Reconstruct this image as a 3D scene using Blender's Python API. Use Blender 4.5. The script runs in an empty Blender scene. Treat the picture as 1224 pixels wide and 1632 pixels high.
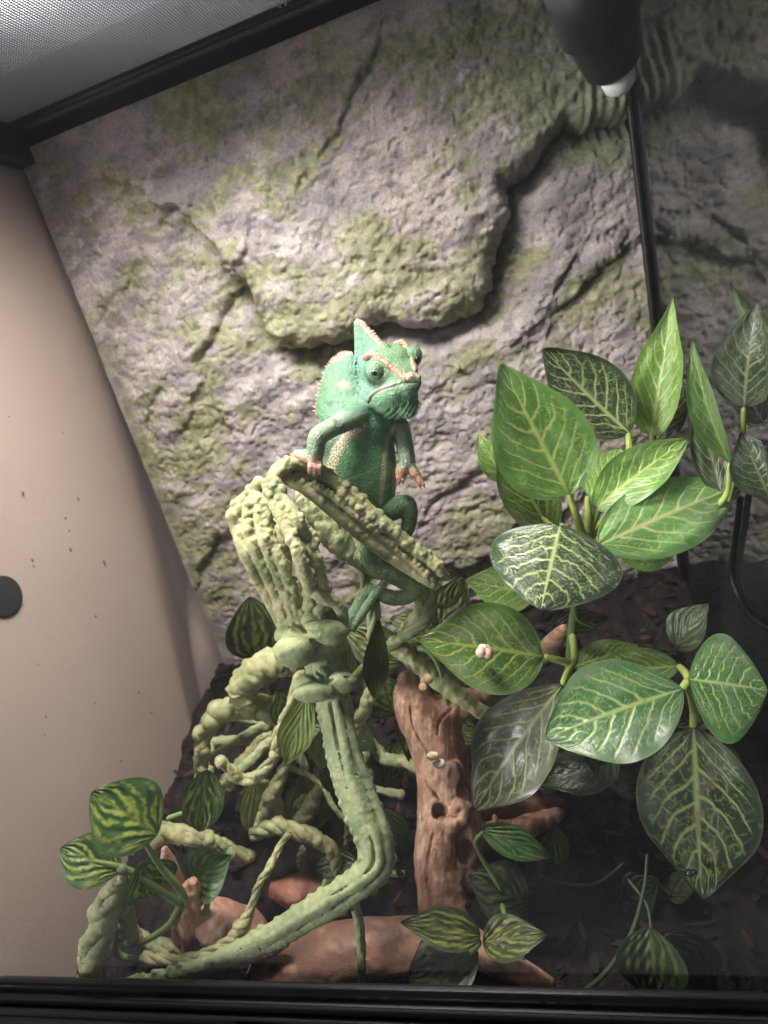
import bpy, math, random
import numpy as np
random.seed(7); np.random.seed(7)
sc = bpy.context.scene
col = sc.collection
rad = math.radians

# ------------------------------------------------------------------ camera, world, lamps, exposure
F = 945.7                                    # focal length in photo pixels (1224 x 1632)
CAM = np.array([0.4608, -0.233, 0.4089]); ROT = [rad(71.19), rad(14.73), rad(10.34)]
cd = bpy.data.cameras.new('camera'); cam = bpy.data.objects.new('camera', cd); col.objects.link(cam)
cam.location = CAM; cam.rotation_euler = ROT
cd.sensor_fit = 'VERTICAL'; cd.sensor_height = 36; cd.lens = F/1632*36
cd.clip_start = 0.01; cd.clip_end = 20
cd.dof.use_dof = True; cd.dof.focus_distance = 0.40; cd.dof.aperture_fstop = 6.5
sc.camera = cam
world = bpy.data.worlds.new('World'); sc.world = world; world.use_nodes = True
world.node_tree.nodes['Background'].inputs[0].default_value = (0.93, 0.95, 1.0, 1)
world.node_tree.nodes['Background'].inputs[1].default_value = 0.17
def area(name, loc, target, size, power, color, sy=None, spread=180):
    l = bpy.data.lights.new(name, 'AREA'); l.energy = power; l.color = color; l.size = size
    l.spread = rad(spread)
    if sy: l.shape = 'RECTANGLE'; l.size_y = sy
    o = bpy.data.objects.new(name, l); col.objects.link(o); o.location = loc
    from mathutils import Vector
    o.rotation_euler = (Vector(target)-Vector(loc)).to_track_quat('-Z', 'Y').to_euler()
    return o
area('terrarium_lamp', (0.25, 0.170, 0.7105), (0.26, 0.26, 0.15), 0.30, 29.0, (1.0, 0.945, 0.885), sy=.16)
area('fill_lamp', (-1.25, -0.85, 0.60), (0.345, 0.17, 0.31), 0.6, 1.9, (1.0, 0.96, 0.92), spread=32)  # added fill light aimed at the chameleon from out of view
vs = sc.view_settings
vs.view_transform = 'Standard'; vs.look = 'None'; vs.gamma = 1; vs.exposure = 0.26
sc.cycles.max_bounces = 5; sc.cycles.diffuse_bounces = 3; sc.cycles.transparent_max_bounces = 16
sc.cycles.use_adaptive_sampling = True; sc.cycles.adaptive_threshold = 0.03; sc.cycles.adaptive_min_samples = 12
sc.cycles.caustics_reflective = False; sc.cycles.caustics_refractive = False
sc.cycles.sample_clamp_indirect = 4

# ------------------------------------------------------------------ pixel <-> place
def _rot(rx, ry, rz):
    c, s = math.cos, math.sin
    Rx = np.array([[1,0,0],[0,c(rx),-s(rx)],[0,s(rx),c(rx)]])
    Ry = np.array([[c(ry),0,s(ry)],[0,1,0],[-s(ry),0,c(ry)]])
    Rz = np.array([[c(rz),-s(rz),0],[s(rz),c(rz),0],[0,0,1]])
    return Rz@Ry@Rx
RM = _rot(*ROT)
def ray(px, py): return RM@np.array([(px-612)/F, -(py-816)/F, -1.0])
def depth(px, py, Y): return (Y-CAM[1])/ray(px, py)[1]
def at(px, py, Y): return CAM+ray(px, py)*depth(px, py, Y)
def at_t(px, py, t): return CAM+ray(px, py)*t
def at_z(px, py, Z):
    d = ray(px, py); return CAM+d*(Z-CAM[2])/d[2]
def at_x(px, py, X):
    d = ray(px, py); return CAM+d*(X-CAM[0])/d[0]
def project(P):
    q = (np.asarray(P)-CAM)@RM
    return 612+F*q[:,0]/-q[:,2], 816-F*q[:,1]/-q[:,2]
TC = depth(610, 590, 0.17)                   # distance of the animal
def dzY(px, py, Y, t0=None): return F*(depth(px, py, Y)/(t0 or TC)-1)
def warp(V, t0):                             # (px, py, dz) -> world
    t = t0*(1+V[:,2]/F)
    L = np.stack([(V[:,0]-612)/F, -(V[:,1]-816)/F, -np.ones(len(V))], 1)*t[:,None]
    return CAM+L@RM.T

# ------------------------------------------------------------------ noise
_T = np.random.RandomState(3).rand(48,48,48).astype(np.float32)
def vn(P, f=1.0, seed=0):
    Q = np.asarray(P, np.float32)*f+seed*17.37+100.0
    i = np.floor(Q).astype(np.int32); w = Q-i; w = w*w*(3-2*w)
    i0 = i % 48; i1 = (i+1) % 48
    r = 0
    for a in (0,1):
        for b in (0,1):
            for c in (0,1):
                ww = (w[:,0] if a else 1-w[:,0])*(w[:,1] if b else 1-w[:,1])*(w[:,2] if c else 1-w[:,2])
                r = r+ww*_T[(i1 if a else i0)[:,0], (i1 if b else i0)[:,1], (i1 if c else i0)[:,2]]
    return r
def fbm(P, f=1.0, o=4, seed=0, g=0.5):
    s = 0; a = 1; n = 0
    for k in range(o):
        s = s+a*vn(P, f*2**k, seed+k*3); n += a; a *= g
    return s/n
def sst(a, b, x):
    t = np.clip((x-a)/(b-a), 0, 1); return t*t*(3-2*t)
def mix(a, b, m):
    m = np.asarray(m)[:,None]; return np.asarray(a)*(1-m)+np.asarray(b)*m
def voro(P, seed=0):                         # F2-F1 in 2D
    i = np.floor(P).astype(int); rs = np.random.RandomState(seed).rand(64,64,2)
    d1 = np.full(len(P), 9.0); d2 = np.full(len(P), 9.0)
    for a in (-1,0,1):
        for b in (-1,0,1):
            c = i+[a,b]; q = c+rs[c[:,0]%64, c[:,1]%64]
            d = np.hypot(*(P-q).T); m = d < d1
            d2 = np.where(m, d1, np.minimum(d2, d)); d1 = np.where(m, d, d1)
    return d2-d1
def segd(px, py, pts):                       # distance to a polyline in pixels
    d = np.full(px.shape, 1e9)
    for (x0,y0),(x1,y1) in zip(pts[:-1], pts[1:]):
        bx, by = x1-x0, y1-y0
        h = np.clip(((px-x0)*bx+(py-y0)*by)/(bx*bx+by*by+1e-9), 0, 1)
        d = np.minimum(d, np.hypot(px-x0-h*bx, py-y0-h*by))
    return d
def inpoly(px, py, pts):
    r = np.zeros(px.shape, bool); n = len(pts)
    for k in range(n):
        x0,y0 = pts[k]; x1,y1 = pts[(k+1) % n]
        if y0 == y1: continue
        r ^= ((y0 > py) != (y1 > py)) & (px < (x1-x0)*(py-y0)/(y1-y0)+x0)
    return r
def spline(pts, n):
    P = np.array(pts, float); m = len(P)
    Q = np.vstack([2*P[0]-P[1], P, 2*P[-1]-P[-2]])
    t = np.linspace(0, m-1-1e-6, n); i = t.astype(int); u = (t-i)[:,None]
    a,b,c,d = Q[i], Q[i+1], Q[i+2], Q[i+3]
    return .5*(2*b+(c-a)*u+(2*a-5*b+4*c-d)*u*u+(3*b-a-3*c+d)*u**3)

# ------------------------------------------------------------------ materials
def nmat(name):
    m = bpy.data.materials.new(name); m.use_nodes = True
    return m, m.node_tree, m.node_tree.nodes['Principled BSDF']
def bump(nt, bs, layers, dist=0.001):
    prev = None
    tc = nt.nodes.new('ShaderNodeTexCoord')
    for kind, scale, strength in layers:
        t = nt.nodes.new('ShaderNodeTexNoise' if kind == 'noise' else 'ShaderNodeTexVoronoi')
        t.inputs['Scale'].default_value = scale
        if kind == 'noise': t.inputs['Detail'].default_value = 6
        nt.links.new(tc.outputs['Object'], t.inputs['Vector'])
        b = nt.nodes.new('ShaderNodeBump'); b.inputs['Strength'].default_value = strength; b.inputs['Distance'].default_value = dist
        if kind == 'scale': b.invert = True
        nt.links.new(t.outputs[0], b.inputs['Height'])
        if prev: nt.links.new(prev.outputs[0], b.inputs['Normal'])
        prev = b
    if prev: nt.links.new(prev.outputs[0], bs.inputs['Normal'])
def vcmat(name, rough=.6, layers=(), dist=.001, spec=.4, var=0.0, vscale=120, trans=0.0, coat=0):
    m, nt, bs = nmat(name)
    a = nt.nodes.new('ShaderNodeAttribute'); a.attribute_name = 'Col'
    out = a.outputs['Color']
    if var:
        tc = nt.nodes.new('ShaderNodeTexCoord'); t = nt.nodes.new('ShaderNodeTexNoise'); t.inputs['Scale'].default_value = vscale
        t.inputs['Detail'].default_value = 8; nt.links.new(tc.outputs['Object'], t.inputs['Vector'])
        mr = nt.nodes.new('ShaderNodeMapRange'); mr.inputs[1].default_value = .3; mr.inputs[2].default_value = .7
        mr.inputs[3].default_value = 1-var; mr.inputs[4].default_value = 1+var; nt.links.new(t.outputs[0], mr.inputs[0])
        mu = nt.nodes.new('ShaderNodeVectorMath'); mu.operation = 'SCALE'
        nt.links.new(out, mu.inputs[0]); nt.links.new(mr.outputs[0], mu.inputs['Scale']); out = mu.outputs[0]
    nt.links.new(out, bs.inputs['Base Color'])
    bs.inputs['Roughness'].default_value = rough; bs.inputs['Specular IOR Level'].default_value = spec
    if coat: bs.inputs['Coat Weight'].default_value = coat; bs.inputs['Coat Roughness'].default_value = .25
    bump(nt, bs, layers, dist)
    if trans:
        tr = nt.nodes.new('ShaderNodeBsdfTranslucent'); mx = nt.nodes.new('ShaderNodeMixShader'); mx.inputs[0].default_value = trans
        nt.links.new(out, tr.inputs[0]); nt.links.new(bs.outputs[0], mx.inputs[1]); nt.links.new(tr.outputs[0], mx.inputs[2])
        nt.links.new(mx.outputs[0], nt.nodes['Material Output'].inputs[0])
    return m
def plain(name, c, rough=.5, spec=.5, layers=(), dist=.001, c2=None, scale=30, metal=0):
    m, nt, bs = nmat(name)
    bs.inputs['Base Color'].default_value = (*c, 1); bs.inputs['Roughness'].default_value = rough
    bs.inputs['Specular IOR Level'].default_value = spec; bs.inputs['Metallic'].default_value = metal
    if c2 is not None:
        tc = nt.nodes.new('ShaderNodeTexCoord'); t = nt.nodes.new('ShaderNodeTexNoise'); t.inputs['Scale'].default_value = scale
        t.inputs['Detail'].default_value = 8; r = nt.nodes.new('ShaderNodeValToRGB')
        r.color_ramp.elements[0].position = .35; r.color_ramp.elements[1].position = .65
        r.color_ramp.elements[0].color = (*c, 1); r.color_ramp.elements[1].color = (*c2, 1)
        nt.links.new(tc.outputs['Object'], t.inputs['Vector']); nt.links.new(t.outputs[0], r.inputs[0]); nt.links.new(r.outputs[0], bs.inputs['Base Color'])
    bump(nt, bs, layers, dist)
    return m
def glassmat(name, ior, rough=.01, tint=(1,1,1), dust=0.0):
    m = bpy.data.materials.new(name); m.use_nodes = True; nt = m.node_tree; nt.nodes.remove(nt.nodes['Principled BSDF'])
    tr = nt.nodes.new('ShaderNodeBsdfTransparent'); tr.inputs[0].default_value = (*tint, 1)
    gl = nt.nodes.new('ShaderNodeBsdfGlossy'); gl.inputs['Roughness'].default_value = rough
    fr = nt.nodes.new('ShaderNodeFresnel'); fr.inputs[0].default_value = ior
    ge = nt.nodes.new('ShaderNodeNewGeometry'); on = nt.nodes.new('ShaderNodeMath'); on.operation = 'SUBTRACT'; on.inputs[0].default_value = 1
    nt.links.new(ge.outputs['Backfacing'], on.inputs[1])
    mu = nt.nodes.new('ShaderNodeMath'); mu.operation = 'MULTIPLY'; nt.links.new(fr.outputs[0], mu.inputs[0]); nt.links.new(on.outputs[0], mu.inputs[1])
    mx = nt.nodes.new('ShaderNodeMixShader'); nt.links.new(mu.outputs[0], mx.inputs[0])
    nt.links.new(tr.outputs[0], mx.inputs[1]); nt.links.new(gl.outputs[0], mx.inputs[2]); last = mx
    if dust:
        tc = nt.nodes.new('ShaderNodeTexCoord'); n = nt.nodes.new('ShaderNodeTexNoise'); n.inputs['Scale'].default_value = 14
        n.inputs['Detail'].default_value = 10; nt.links.new(tc.outputs['Object'], n.inputs['Vector'])
        mr = nt.nodes.new('ShaderNodeMapRange'); mr.inputs[1].default_value = .45; mr.inputs[2].default_value = .8
        mr.inputs[3].default_value = dust*.3; mr.inputs[4].default_value = dust*1.6; nt.links.new(n.outputs[0], mr.inputs[0])
        df = nt.nodes.new('ShaderNodeBsdfDiffuse'); df.inputs[0].default_value = (.8,.82,.85,1)
        m2 = nt.nodes.new('ShaderNodeMixShader'); nt.links.new(mr.outputs[0], m2.inputs[0])
        nt.links.new(mx.outputs[0], m2.inputs[1]); nt.links.new(df.outputs[0], m2.inputs[2]); last = m2
    nt.links.new(last.outputs[0], nt.nodes['Material Output'].inputs[0])
    return m

# ------------------------------------------------------------------ object helpers
def tag(o, label=None, cat=None, group=None, kind=None):
    if label: o['label'] = label
    if cat: o['category'] = cat
    if group: o['group'] = group
    if kind: o['kind'] = kind
    return o
def empty(name, loc, label, cat, group=None):
    o = bpy.data.objects.new(name, None); col.objects.link(o); o.location = loc; o.empty_display_size = .01
    return tag(o, label, cat, group)
def mesh(name, V, Fc, m, parent=None, colors=None, smooth=True):
    V = np.asarray(V, np.float32)
    off = np.zeros(3)
    if parent is not None:
        p = parent
        while p is not None: off = off+np.array(p.location); p = p.parent
    else: off = np.array([V[:,0].mean(), V[:,1].mean(), V[:,2].min()])
    me = bpy.data.meshes.new(name)
    Fa = np.asarray(Fc) if not isinstance(Fc, list) else None
    if Fa is None and len({len(f) for f in Fc}) == 1: Fa = np.array(Fc)
    if Fa is not None:
        k = Fa.shape[1]; n = len(Fa)
        me.vertices.add(len(V)); me.vertices.foreach_set('co', (V-off).astype(np.float32).ravel())
        me.loops.add(n*k); me.loops.foreach_set('vertex_index', Fa.astype(np.int32).ravel())
        me.polygons.add(n); me.polygons.foreach_set('loop_start', np.arange(0, n*k, k, dtype=np.int32))
        me.update(calc_edges=True)
    else:
        me.from_pydata((V-off).tolist(), [], Fc)
    me.polygons.foreach_set('use_smooth', np.full(len(me.polygons), smooth))
    if colors is not None:
        at_ = me.color_attributes.new('Col', 'FLOAT_COLOR', 'POINT')
        c = np.ones((len(V),4), np.float32); c[:,:3] = np.clip(colors, 0, 1); at_.data.foreach_set('color', c.ravel())
    me.materials.append(m)
    o = bpy.data.objects.new(name, me); col.objects.link(o)
    if parent is None: o.location = off
    else: o.parent = parent
    return o
class MB:                                     # boxes gathered into one mesh
    def __init__(s): s.V = []; s.F = []
    def box(s, x0,x1,y0,y1,z0,z1, b=0):
        n = len(s.V)
        s.V += [(x,y,z) for x in (x0,x1) for y in (y0,y1) for z in (z0,z1)]
        s.F += [tuple(n+k for k in q) for q in ((0,1,3,2),(4,6,7,5),(0,4,5,1),(2,3,7,6),(0,2,6,4),(1,5,7,3))]
        return s
    def build(s, name, m, parent=None, bev=0, smooth=False):
        o = mesh(name, s.V, s.F, m, parent, smooth=smooth)
        if bev:
            b = o.modifiers.new('bevel', 'BEVEL'); b.width = bev; b.segments = 2
        return o
def tube(pts, radii, seg=14, n=None, lump=0, lf=300, seed=0, cap=True):
    """swept tube through world points, lumpy by 3-D noise"""
    pts = np.array(pts, float); L = np.linalg.norm(np.diff(pts, axis=0), axis=1).sum()
    r0 = np.array(radii, float)
    n = n or max(8, int(L/0.0016))
    C = spline(np.hstack([pts, r0[:,None]]), n); r = np.maximum(C[:,3], 1e-4); C = C[:,:3]
    T = np.gradient(C, axis=0); T /= np.linalg.norm(T, axis=1)[:,None]+1e-12
    up = np.array([.3,.2,.93]); N = np.zeros_like(C)
    a = up-T[0]*(up@T[0]); a /= np.linalg.norm(a)
    for k in range(n):
        a = a-T[k]*(a@T[k]); a /= np.linalg.norm(a)+1e-12; N[k] = a
    B = np.cross(T, N)
    th = np.linspace(0, 2*np.pi, seg, endpoint=False)
    D = N[:,None]*np.cos(th)[None,:,None]+B[:,None]*np.sin(th)[None,:,None]
    if cap: r = r.copy(); r[0] *= .3; r[-1] *= .3
    P = (C[:,None]+D*r[:,None,None]).reshape(-1,3)
    if lump:
        q = fbm(P, lf, 2, seed)-.5
        P = P+D.reshape(-1,3)*(q*2*lump*np.repeat(r, seg))[:,None]
    i = np.arange(n-1)[:,None]*seg; j = np.arange(seg)[None]; k = (j+1) % seg
    Fq = np.stack([i+j, i+k, i+seg+k, i+seg+j], -1).reshape(-1,4)
    e0 = len(P); P = np.vstack([P, C[0], C[-1]])
    c0 = np.stack([np.full(seg, e0), k[0], j[0], j[0]], -1)   # degenerate quads would be bad: use tris separately
    caps = [(e0, int((q+1) % seg), q) for q in range(seg)]+[(e0+1, (n-1)*seg+q, (n-1)*seg+(q+1) % seg) for q in range(seg)]
    return P, [tuple(f) for f in Fq.tolist()]+caps
def join(parts):
    V = []; Fc = []; n = 0
    for v, f in parts:
        V.append(np.asarray(v)); Fc += [tuple(i+n for i in q) for q in f]; n += len(v)
    return np.vstack(V), Fc
def T(px, py, Y, r):                          # tube control point in pixels -> world + radius
    return at(px, py, Y), r*depth(px, py, Y)/F
def ptube(pts, **k):
    q = [T(*p) for p in pts]
    return tube([a for a,_ in q], [b for _,b in q], **k)

# ------------------------------------------------------------------ implicit surfaces, in pixel units with a depth axis
class Field:
    def __init__(s, x0,x1,y0,y1,z0,z1,h):
        s.o = np.array([x0,y0,z0], np.float32); s.h = h
        s.n = [int((b-a)/h)+1 for a,b in ((x0,x1),(y0,y1),(z0,z1))]
        s.F = np.full(s.n, 40.0, np.float32)
    def sub(s, lo, hi):
        a = np.clip(np.floor((np.array(lo)-s.o)/s.h).astype(int), 0, s.n); b = np.clip(np.ceil((np.array(hi)-s.o)/s.h).astype(int)+1, 0, s.n)
        sl = tuple(slice(i,j) for i,j in zip(a,b))
        ax = [(s.o[k]+s.h*np.arange(a[k],b[k])).astype(np.float32) for k in range(3)]
        return sl, ax[0][:,None,None], ax[1][None,:,None], ax[2][None,None,:]
    def comb(s, sl, d, k, cut=False):
        A = s.F[sl]
        if A.size == 0: return
        if cut: d = -d; A2 = -A; B = -d
        if not cut:
            h = np.maximum(k-np.abs(A-d), 0)/k if k else 0
            s.F[sl] = np.minimum(A, d)-(h*h*k*.25 if k else 0)
        else:                                 # subtract: max(A, -dist)
            h = np.maximum(k-np.abs(A-d), 0)/k if k else 0
            s.F[sl] = np.maximum(A, d)+(h*h*k*.25 if k else 0)
    def cone(s, a, b, ra, rb, k=6, zs=1.0, cut=False):
        a = np.array(a, np.float32); b = np.array(b, np.float32); R = max(ra, rb)+k+3
        lo = np.minimum(a,b)-R*np.array([1,1,max(zs,1)]); hi = np.maximum(a,b)+R*np.array([1,1,max(zs,1)])
        sl, X, Y, Z = s.sub(lo, hi)
        Z = Z/zs; a = a/[1,1,zs]; b = b/[1,1,zs]
        d = b-a; q = float(d@d)+1e-9
        h = np.clip(((X-a[0])*d[0]+(Y-a[1])*d[1]+(Z-a[2])*d[2])/q, 0, 1)
        D = np.sqrt((X-a[0]-h*d[0])**2+(Y-a[1]-h*d[1])**2+(Z-a[2]-h*d[2])**2)-(ra+(rb-ra)*h)
        s.comb(sl, D.astype(np.float32), k, cut)
    def chain(s, pts, k=6, zs=1.0, cut=False, n=None):
        P = np.array(pts, float)
        if n: P = spline(P, n)
        for p, q in zip(P[:-1], P[1:]): s.cone(p[:3], q[:3], p[3], q[3], k, zs, cut)
    def ell(s, c, r, k=6, cut=False, U=None):
        c = np.array(c, np.float32); r = np.array(r, np.float32); R = float(r.max())+k+3
        sl, X, Y, Z = s.sub(c-R, c+R)
        x, y, z = X-c[0], Y-c[1], Z-c[2]
        if U is not None: x, y, z = [U[i][0]*x+U[i][1]*y+U[i][2]*z for i in range(3)]
        k0 = np.sqrt((x/r[0])**2+(y/r[1])**2+(z/r[2])**2); k1 = np.sqrt((x/r[0]**2)**2+(y/r[1]**2)**2+(z/r[2]**2)**2)+1e-6
        s.comb(sl, (k0*(k0-1)/k1).astype(np.float32), k, cut)
    def tri(s, a, b, c, r, k=6):
        a,b,c = [np.array(q, np.float32) for q in (a,b,c)]; R = r+k+3
        sl, X, Y, Z = s.sub(np.minimum(np.minimum(a,b),c)-R, np.maximum(np.maximum(a,b),c)+R)
        P = np.stack(np.broadcast_arrays(X,Y,Z), -1)
        nor = np.cross(b-a, a-c); d2 = np.full(P.shape[:3], 1e9, np.float32); ins = np.zeros(P.shape[:3])
        for p, q in ((a,b),(b,c),(c,a)):
            e = q-p; w = P-p
            h = np.clip((w@e)/(e@e), 0, 1)
            d2 = np.minimum(d2, ((w-h[...,None]*e)**2).sum(-1)); ins = ins+np.sign(w@np.cross(e, nor))
        pl = ((P-a)@nor)**2/(nor@nor)
        s.comb(sl, (np.sqrt(np.where(np.abs(ins) >= 2.5, pl, d2))-r).astype(np.float32), k)
    def noise(s, amp, f, o=2, seed=0, band=6, st=(1,1,1)):
        m = np.argwhere(np.abs(s.F) < band+amp)
        s.F[tuple(m.T)] += (fbm((s.o+m*s.h)*np.array(st), f, o, seed)-.5)*2*amp
    def front(s, px, py):                     # depth of the front surface under a pixel
        i, j = int((px-s.o[0])/s.h), int((py-s.o[1])/s.h)
        w = np.where(s.F[i,j] < 0)[0]
        return float(s.o[2]+s.h*w[0]) if len(w) else None
    def nets(s):
        Fd = s.F; S = Fd < 0; nx,ny,nz = Fd.shape
        c = np.zeros((nx-1,ny-1,nz-1), np.int8)
        for a in (0,1):
            for b in (0,1):
                for d in (0,1): c += S[a:nx-1+a, b:ny-1+b, d:nz-1+d]
        idx = np.argwhere((c > 0) & (c < 8)); ids = np.full(c.shape, -1, np.int32); ids[tuple(idx.T)] = np.arange(len(idx))
        pos = np.zeros((len(idx),3)); cnt = np.zeros(len(idx))
        for ax in range(3):
            for u in (0,1):
                for v in (0,1):
                    A = np.zeros(3, int); o = [k for k in range(3) if k != ax]; A[o[0]] = u; A[o[1]] = v; Bq = A.copy(); Bq[ax] = 1
                    fa = Fd[tuple((idx+A).T)]; fb = Fd[tuple((idx+Bq).T)]; cr = (fa < 0) != (fb < 0)
                    t = np.where(cr, fa/np.where(cr, fa-fb, 1), 0)
                    pos += np.where(cr[:,None], A+(Bq-A)*t[:,None], 0); cnt += cr
        V = s.o+s.h*(idx+pos/cnt[:,None])
        faces = []
        for ax in range(3):
            o = [k for k in range(3) if k != ax]
            a0 = [slice(None)]*3; a1 = [slice(None)]*3; a0[ax] = slice(0,-1); a1[ax] = slice(1,None)
            e = np.argwhere(S[tuple(a0)] != S[tuple(a1)])
            e = e[(e[:,o[0]] > 0) & (e[:,o[1]] > 0) & (e[:,o[0]] < Fd.shape[o[0]]-1) & (e[:,o[1]] < Fd.shape[o[1]]-1)]
            sg = S[tuple(e.T)]
            q = []
            for u, v in ((-1,-1),(0,-1),(0,0),(-1,0)):
                d = e.copy(); d[:,o[0]] += u; d[:,o[1]] += v; q.append(ids[tuple(d.T)])
            q = np.stack(q, 1); flip = sg if ax != 1 else ~sg
            q[flip] = q[flip][:,::-1]; faces.append(q)
        Q = np.vstack(faces); Q = Q[(Q >= 0).all(1)]
        return V, Q
def orient(V, Q):                             # make faces point outwards
    a,b,c,d = [V[Q[:,k]] for k in range(4)]; m = V.mean(0)
    vol = (np.cross(b-a, c-a)*(a-m)).sum()+(np.cross(c-a, d-a)*(a-m)).sum()
    return Q if vol > 0 else Q[:,::-1]

# ================================================================== the terrarium
W, YB, H, ZF = 0.60, 0.42, 0.68, -0.055
M_black = plain('black_plastic', (.012,.012,.014), .38, .5, [('noise', 180, .12)], .0006)
M_gloss = plain('track_plastic', (.008,.008,.010), .30, .35, [('noise', 60, .06)], .0008)
M_seal = plain('black_silicone', (.008,.008,.009), .45, .4)
ter = empty('terrarium', (0.3, 0.2, -0.09), 'glass terrarium with black frame, fine mesh lid and a beige side panel', 'terrarium')
# lid: black bars and woven mesh
b = MB()
for y0, y1, z0, z1 in ((.420,.45,.660,.690),(.396,.402,.674,.690),(-.02,.012,.655,.690)): b.box(-.012,W+.012,y0,y1,z0,z1)
b.box(-.014,.016,.0125,.4195,.646,.691); b.box(W-.010,W+.014,.0125,.4195,.646,.691)
b.build('lid_frame', M_black, ter, bev=.003)
wm = MB(); p = .0026; r = .00046
for k in range(int((W-.03)/p)): x = .018+k*p; wm.box(x-r, x+r, .014, .419, .6796, .6804)
for k in range(int(.405/p)): y = .014+k*p; wm.box(.017, W-.012, y-r, y+r, .6805, .6812)
M_wire = plain('mesh_wire', (.10,.10,.115), .35, .5, metal=.3)
tag(wm.build('lid_mesh', M_wire, ter), kind='stuff')
# front track and sill
b = MB()
b.box(-.05,W+.1,-.032,.010,-.10,.0105)
sill = b.build('bottom_sill', M_black, ter, bev=.003)
for y0, y1, z1 in ((-.0185,-.0155,.0165),(-.0118,-.0090,.0180),(-.0020,.0020,.0215)):
    MB().box(-.05,W+.1,y0,y1,.011,z1).build('track_ridge', M_gloss, sill, bev=.0012)
MB().box(.212, .244, -.0310, -.0200, .011, .0165).build('door_catch', M_gloss, sill, bev=.0015)
# left side: beige card with a shadow strip shaped in by an added fold
def sheet(name, f, nu, nv, m, parent, thick=.003):
    u, v = np.meshgrid(np.linspace(0,1,nu), np.linspace(0,1,nv), indexing='ij')
    P = np.stack(f(u.ravel(), v.ravel()), 1); i = (np.arange(nu-1)[:,None]*nv+np.arange(nv-1)[None]).ravel()
    o = mesh(name, P, np.stack([i,i+1,i+nv+1,i+nv],1), m, parent)
    if thick: s = o.modifiers.new('thick','SOLIDIFY'); s.thickness = thick; s.offset = 0
    return o
M_card = plain('beige_card', (.49,.385,.335), .75, .25, [('noise', 14, .25), ('noise', 300, .12)], .002, c2=(.54,.43,.375), scale=5)
M_strip_shade = plain('side_shade_strip', (.27,.238,.215), .7, .25, [('noise', 10, .2)], .002, c2=(.31,.273,.247), scale=6)  # darker card tone imitating the shadow strip, unused
e0 = at_x(314,1190,0)[1]; e1 = at_x(165,560,0)[1]; zz0 = at_x(314,1190,0)[2]; zz1 = at_x(165,560,0)[2]
def card(u, v):                               # crease added to imitate a shadow edge: crisp fold low, soft bend higher
    z = -.089+v*.740; y = -.003+u*.605; ye = e0+(e1-e0)*(z-zz0)/(zz1-zz0)
    w = .003+.035*sst(.0,.5,z); q = np.clip((y-ye)/w, -30, 30)
    return (-.002+.0018*np.sin(u*3.1+v*4)*(1-u)-.43*w*np.log1p(np.exp(q)), y, z)
sheet('side_card', card, 160, 60, M_card, ter, .0012)
MB().box(-.16, -.155, -.02, .66, -.10, .69).build('outer_side', M_black, ter)
# black round plug on the left side
def disc(c, nrm_axis, R, th, m, name, parent, seg=40, dome=.2):
    V = []; rings = [(0,1),(R*.86,1),(R*.97,.8),(R,.45),(R,0)]
    for rr, hh in rings[1:]:
        for k in range(seg):
            a = 2*math.pi*k/seg; V.append((c[0]+th*hh, c[1]+rr*math.cos(a), c[2]+rr*math.sin(a)))
    n = len(rings)-1
    Fq = [(i*seg+k, i*seg+(k+1)%seg, (i+1)*seg+(k+1)%seg, (i+1)*seg+k) for i in range(n-1) for k in range(seg)]
    V.append((c[0]+th*(1-dome), c[1], c[2])); Fq += [(len(V)-1, (k+1)%seg, k) for k in range(seg)]
    return mesh(name, V, Fq, m, parent)
c = at_x(6, 951, -.0005)
disc(c, 0, .0185, .0018, plain('grey_black_rubber', (.035,.032,.036), .6, .3, [('noise', 200, .3)], .0006), 'cable_plug', ter)
# right glass with an added dark board behind it so reflections read, black corner seam
M_side = glassmat('side_glass', 3.4, .02, (.75,.78,.77), dust=.02)
MB().box(W, W+.005, .0045, .449, -.09, .639).build('side_glass', M_side, ter)
MB().box(W+.012, W+.03, -.02, .47, -.10, .70).build('dark_backing', plain('dark_board', (.022,.021,.021), .7, .2), ter)
MB().box(-.02, W+.03, -.03, .465, -.112, -.1005).build('base_plate', M_black, ter)
# back board
MB().box(.001, W+.02, .452, .465, -.10, .655).build('back_board', M_black, ter)
# front pane
M_pane = glassmat('front_glass', 1.45, .005, (.985,.99,.988), dust=0.006)
MB().box(-.01, W+.03, -.0070, -.0045, .0115, .650).build('front_pane', M_pane, ter)
# lamp panel lying on the lid
lp = empty('lamp_panel', (0.08, 0.2, 0.70), 'flat white lamp panel glowing through the mesh lid', 'lamp')
me_ = bpy.data.materials.new('lamp_diffuser'); me_.use_nodes = True; nt = me_.node_tree
em = nt.nodes.new('ShaderNodeEmission'); em.inputs[0].default_value = (.97,.93,1,1); em.inputs[1].default_value = 1.3
nt.links.new(em.outputs[0], nt.nodes['Material Output'].inputs[0])
MB().box(-.16,.50,.05,.385,.712,.716).build('diffuser', me_, lp)
MB().box(-.17,.51,.04,.395,.7165,.745).build('housing', M_black, lp, bev=.004)
M_ceil = plain('lid_cover_board', (.55,.58,.66), .8, .2)

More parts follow.
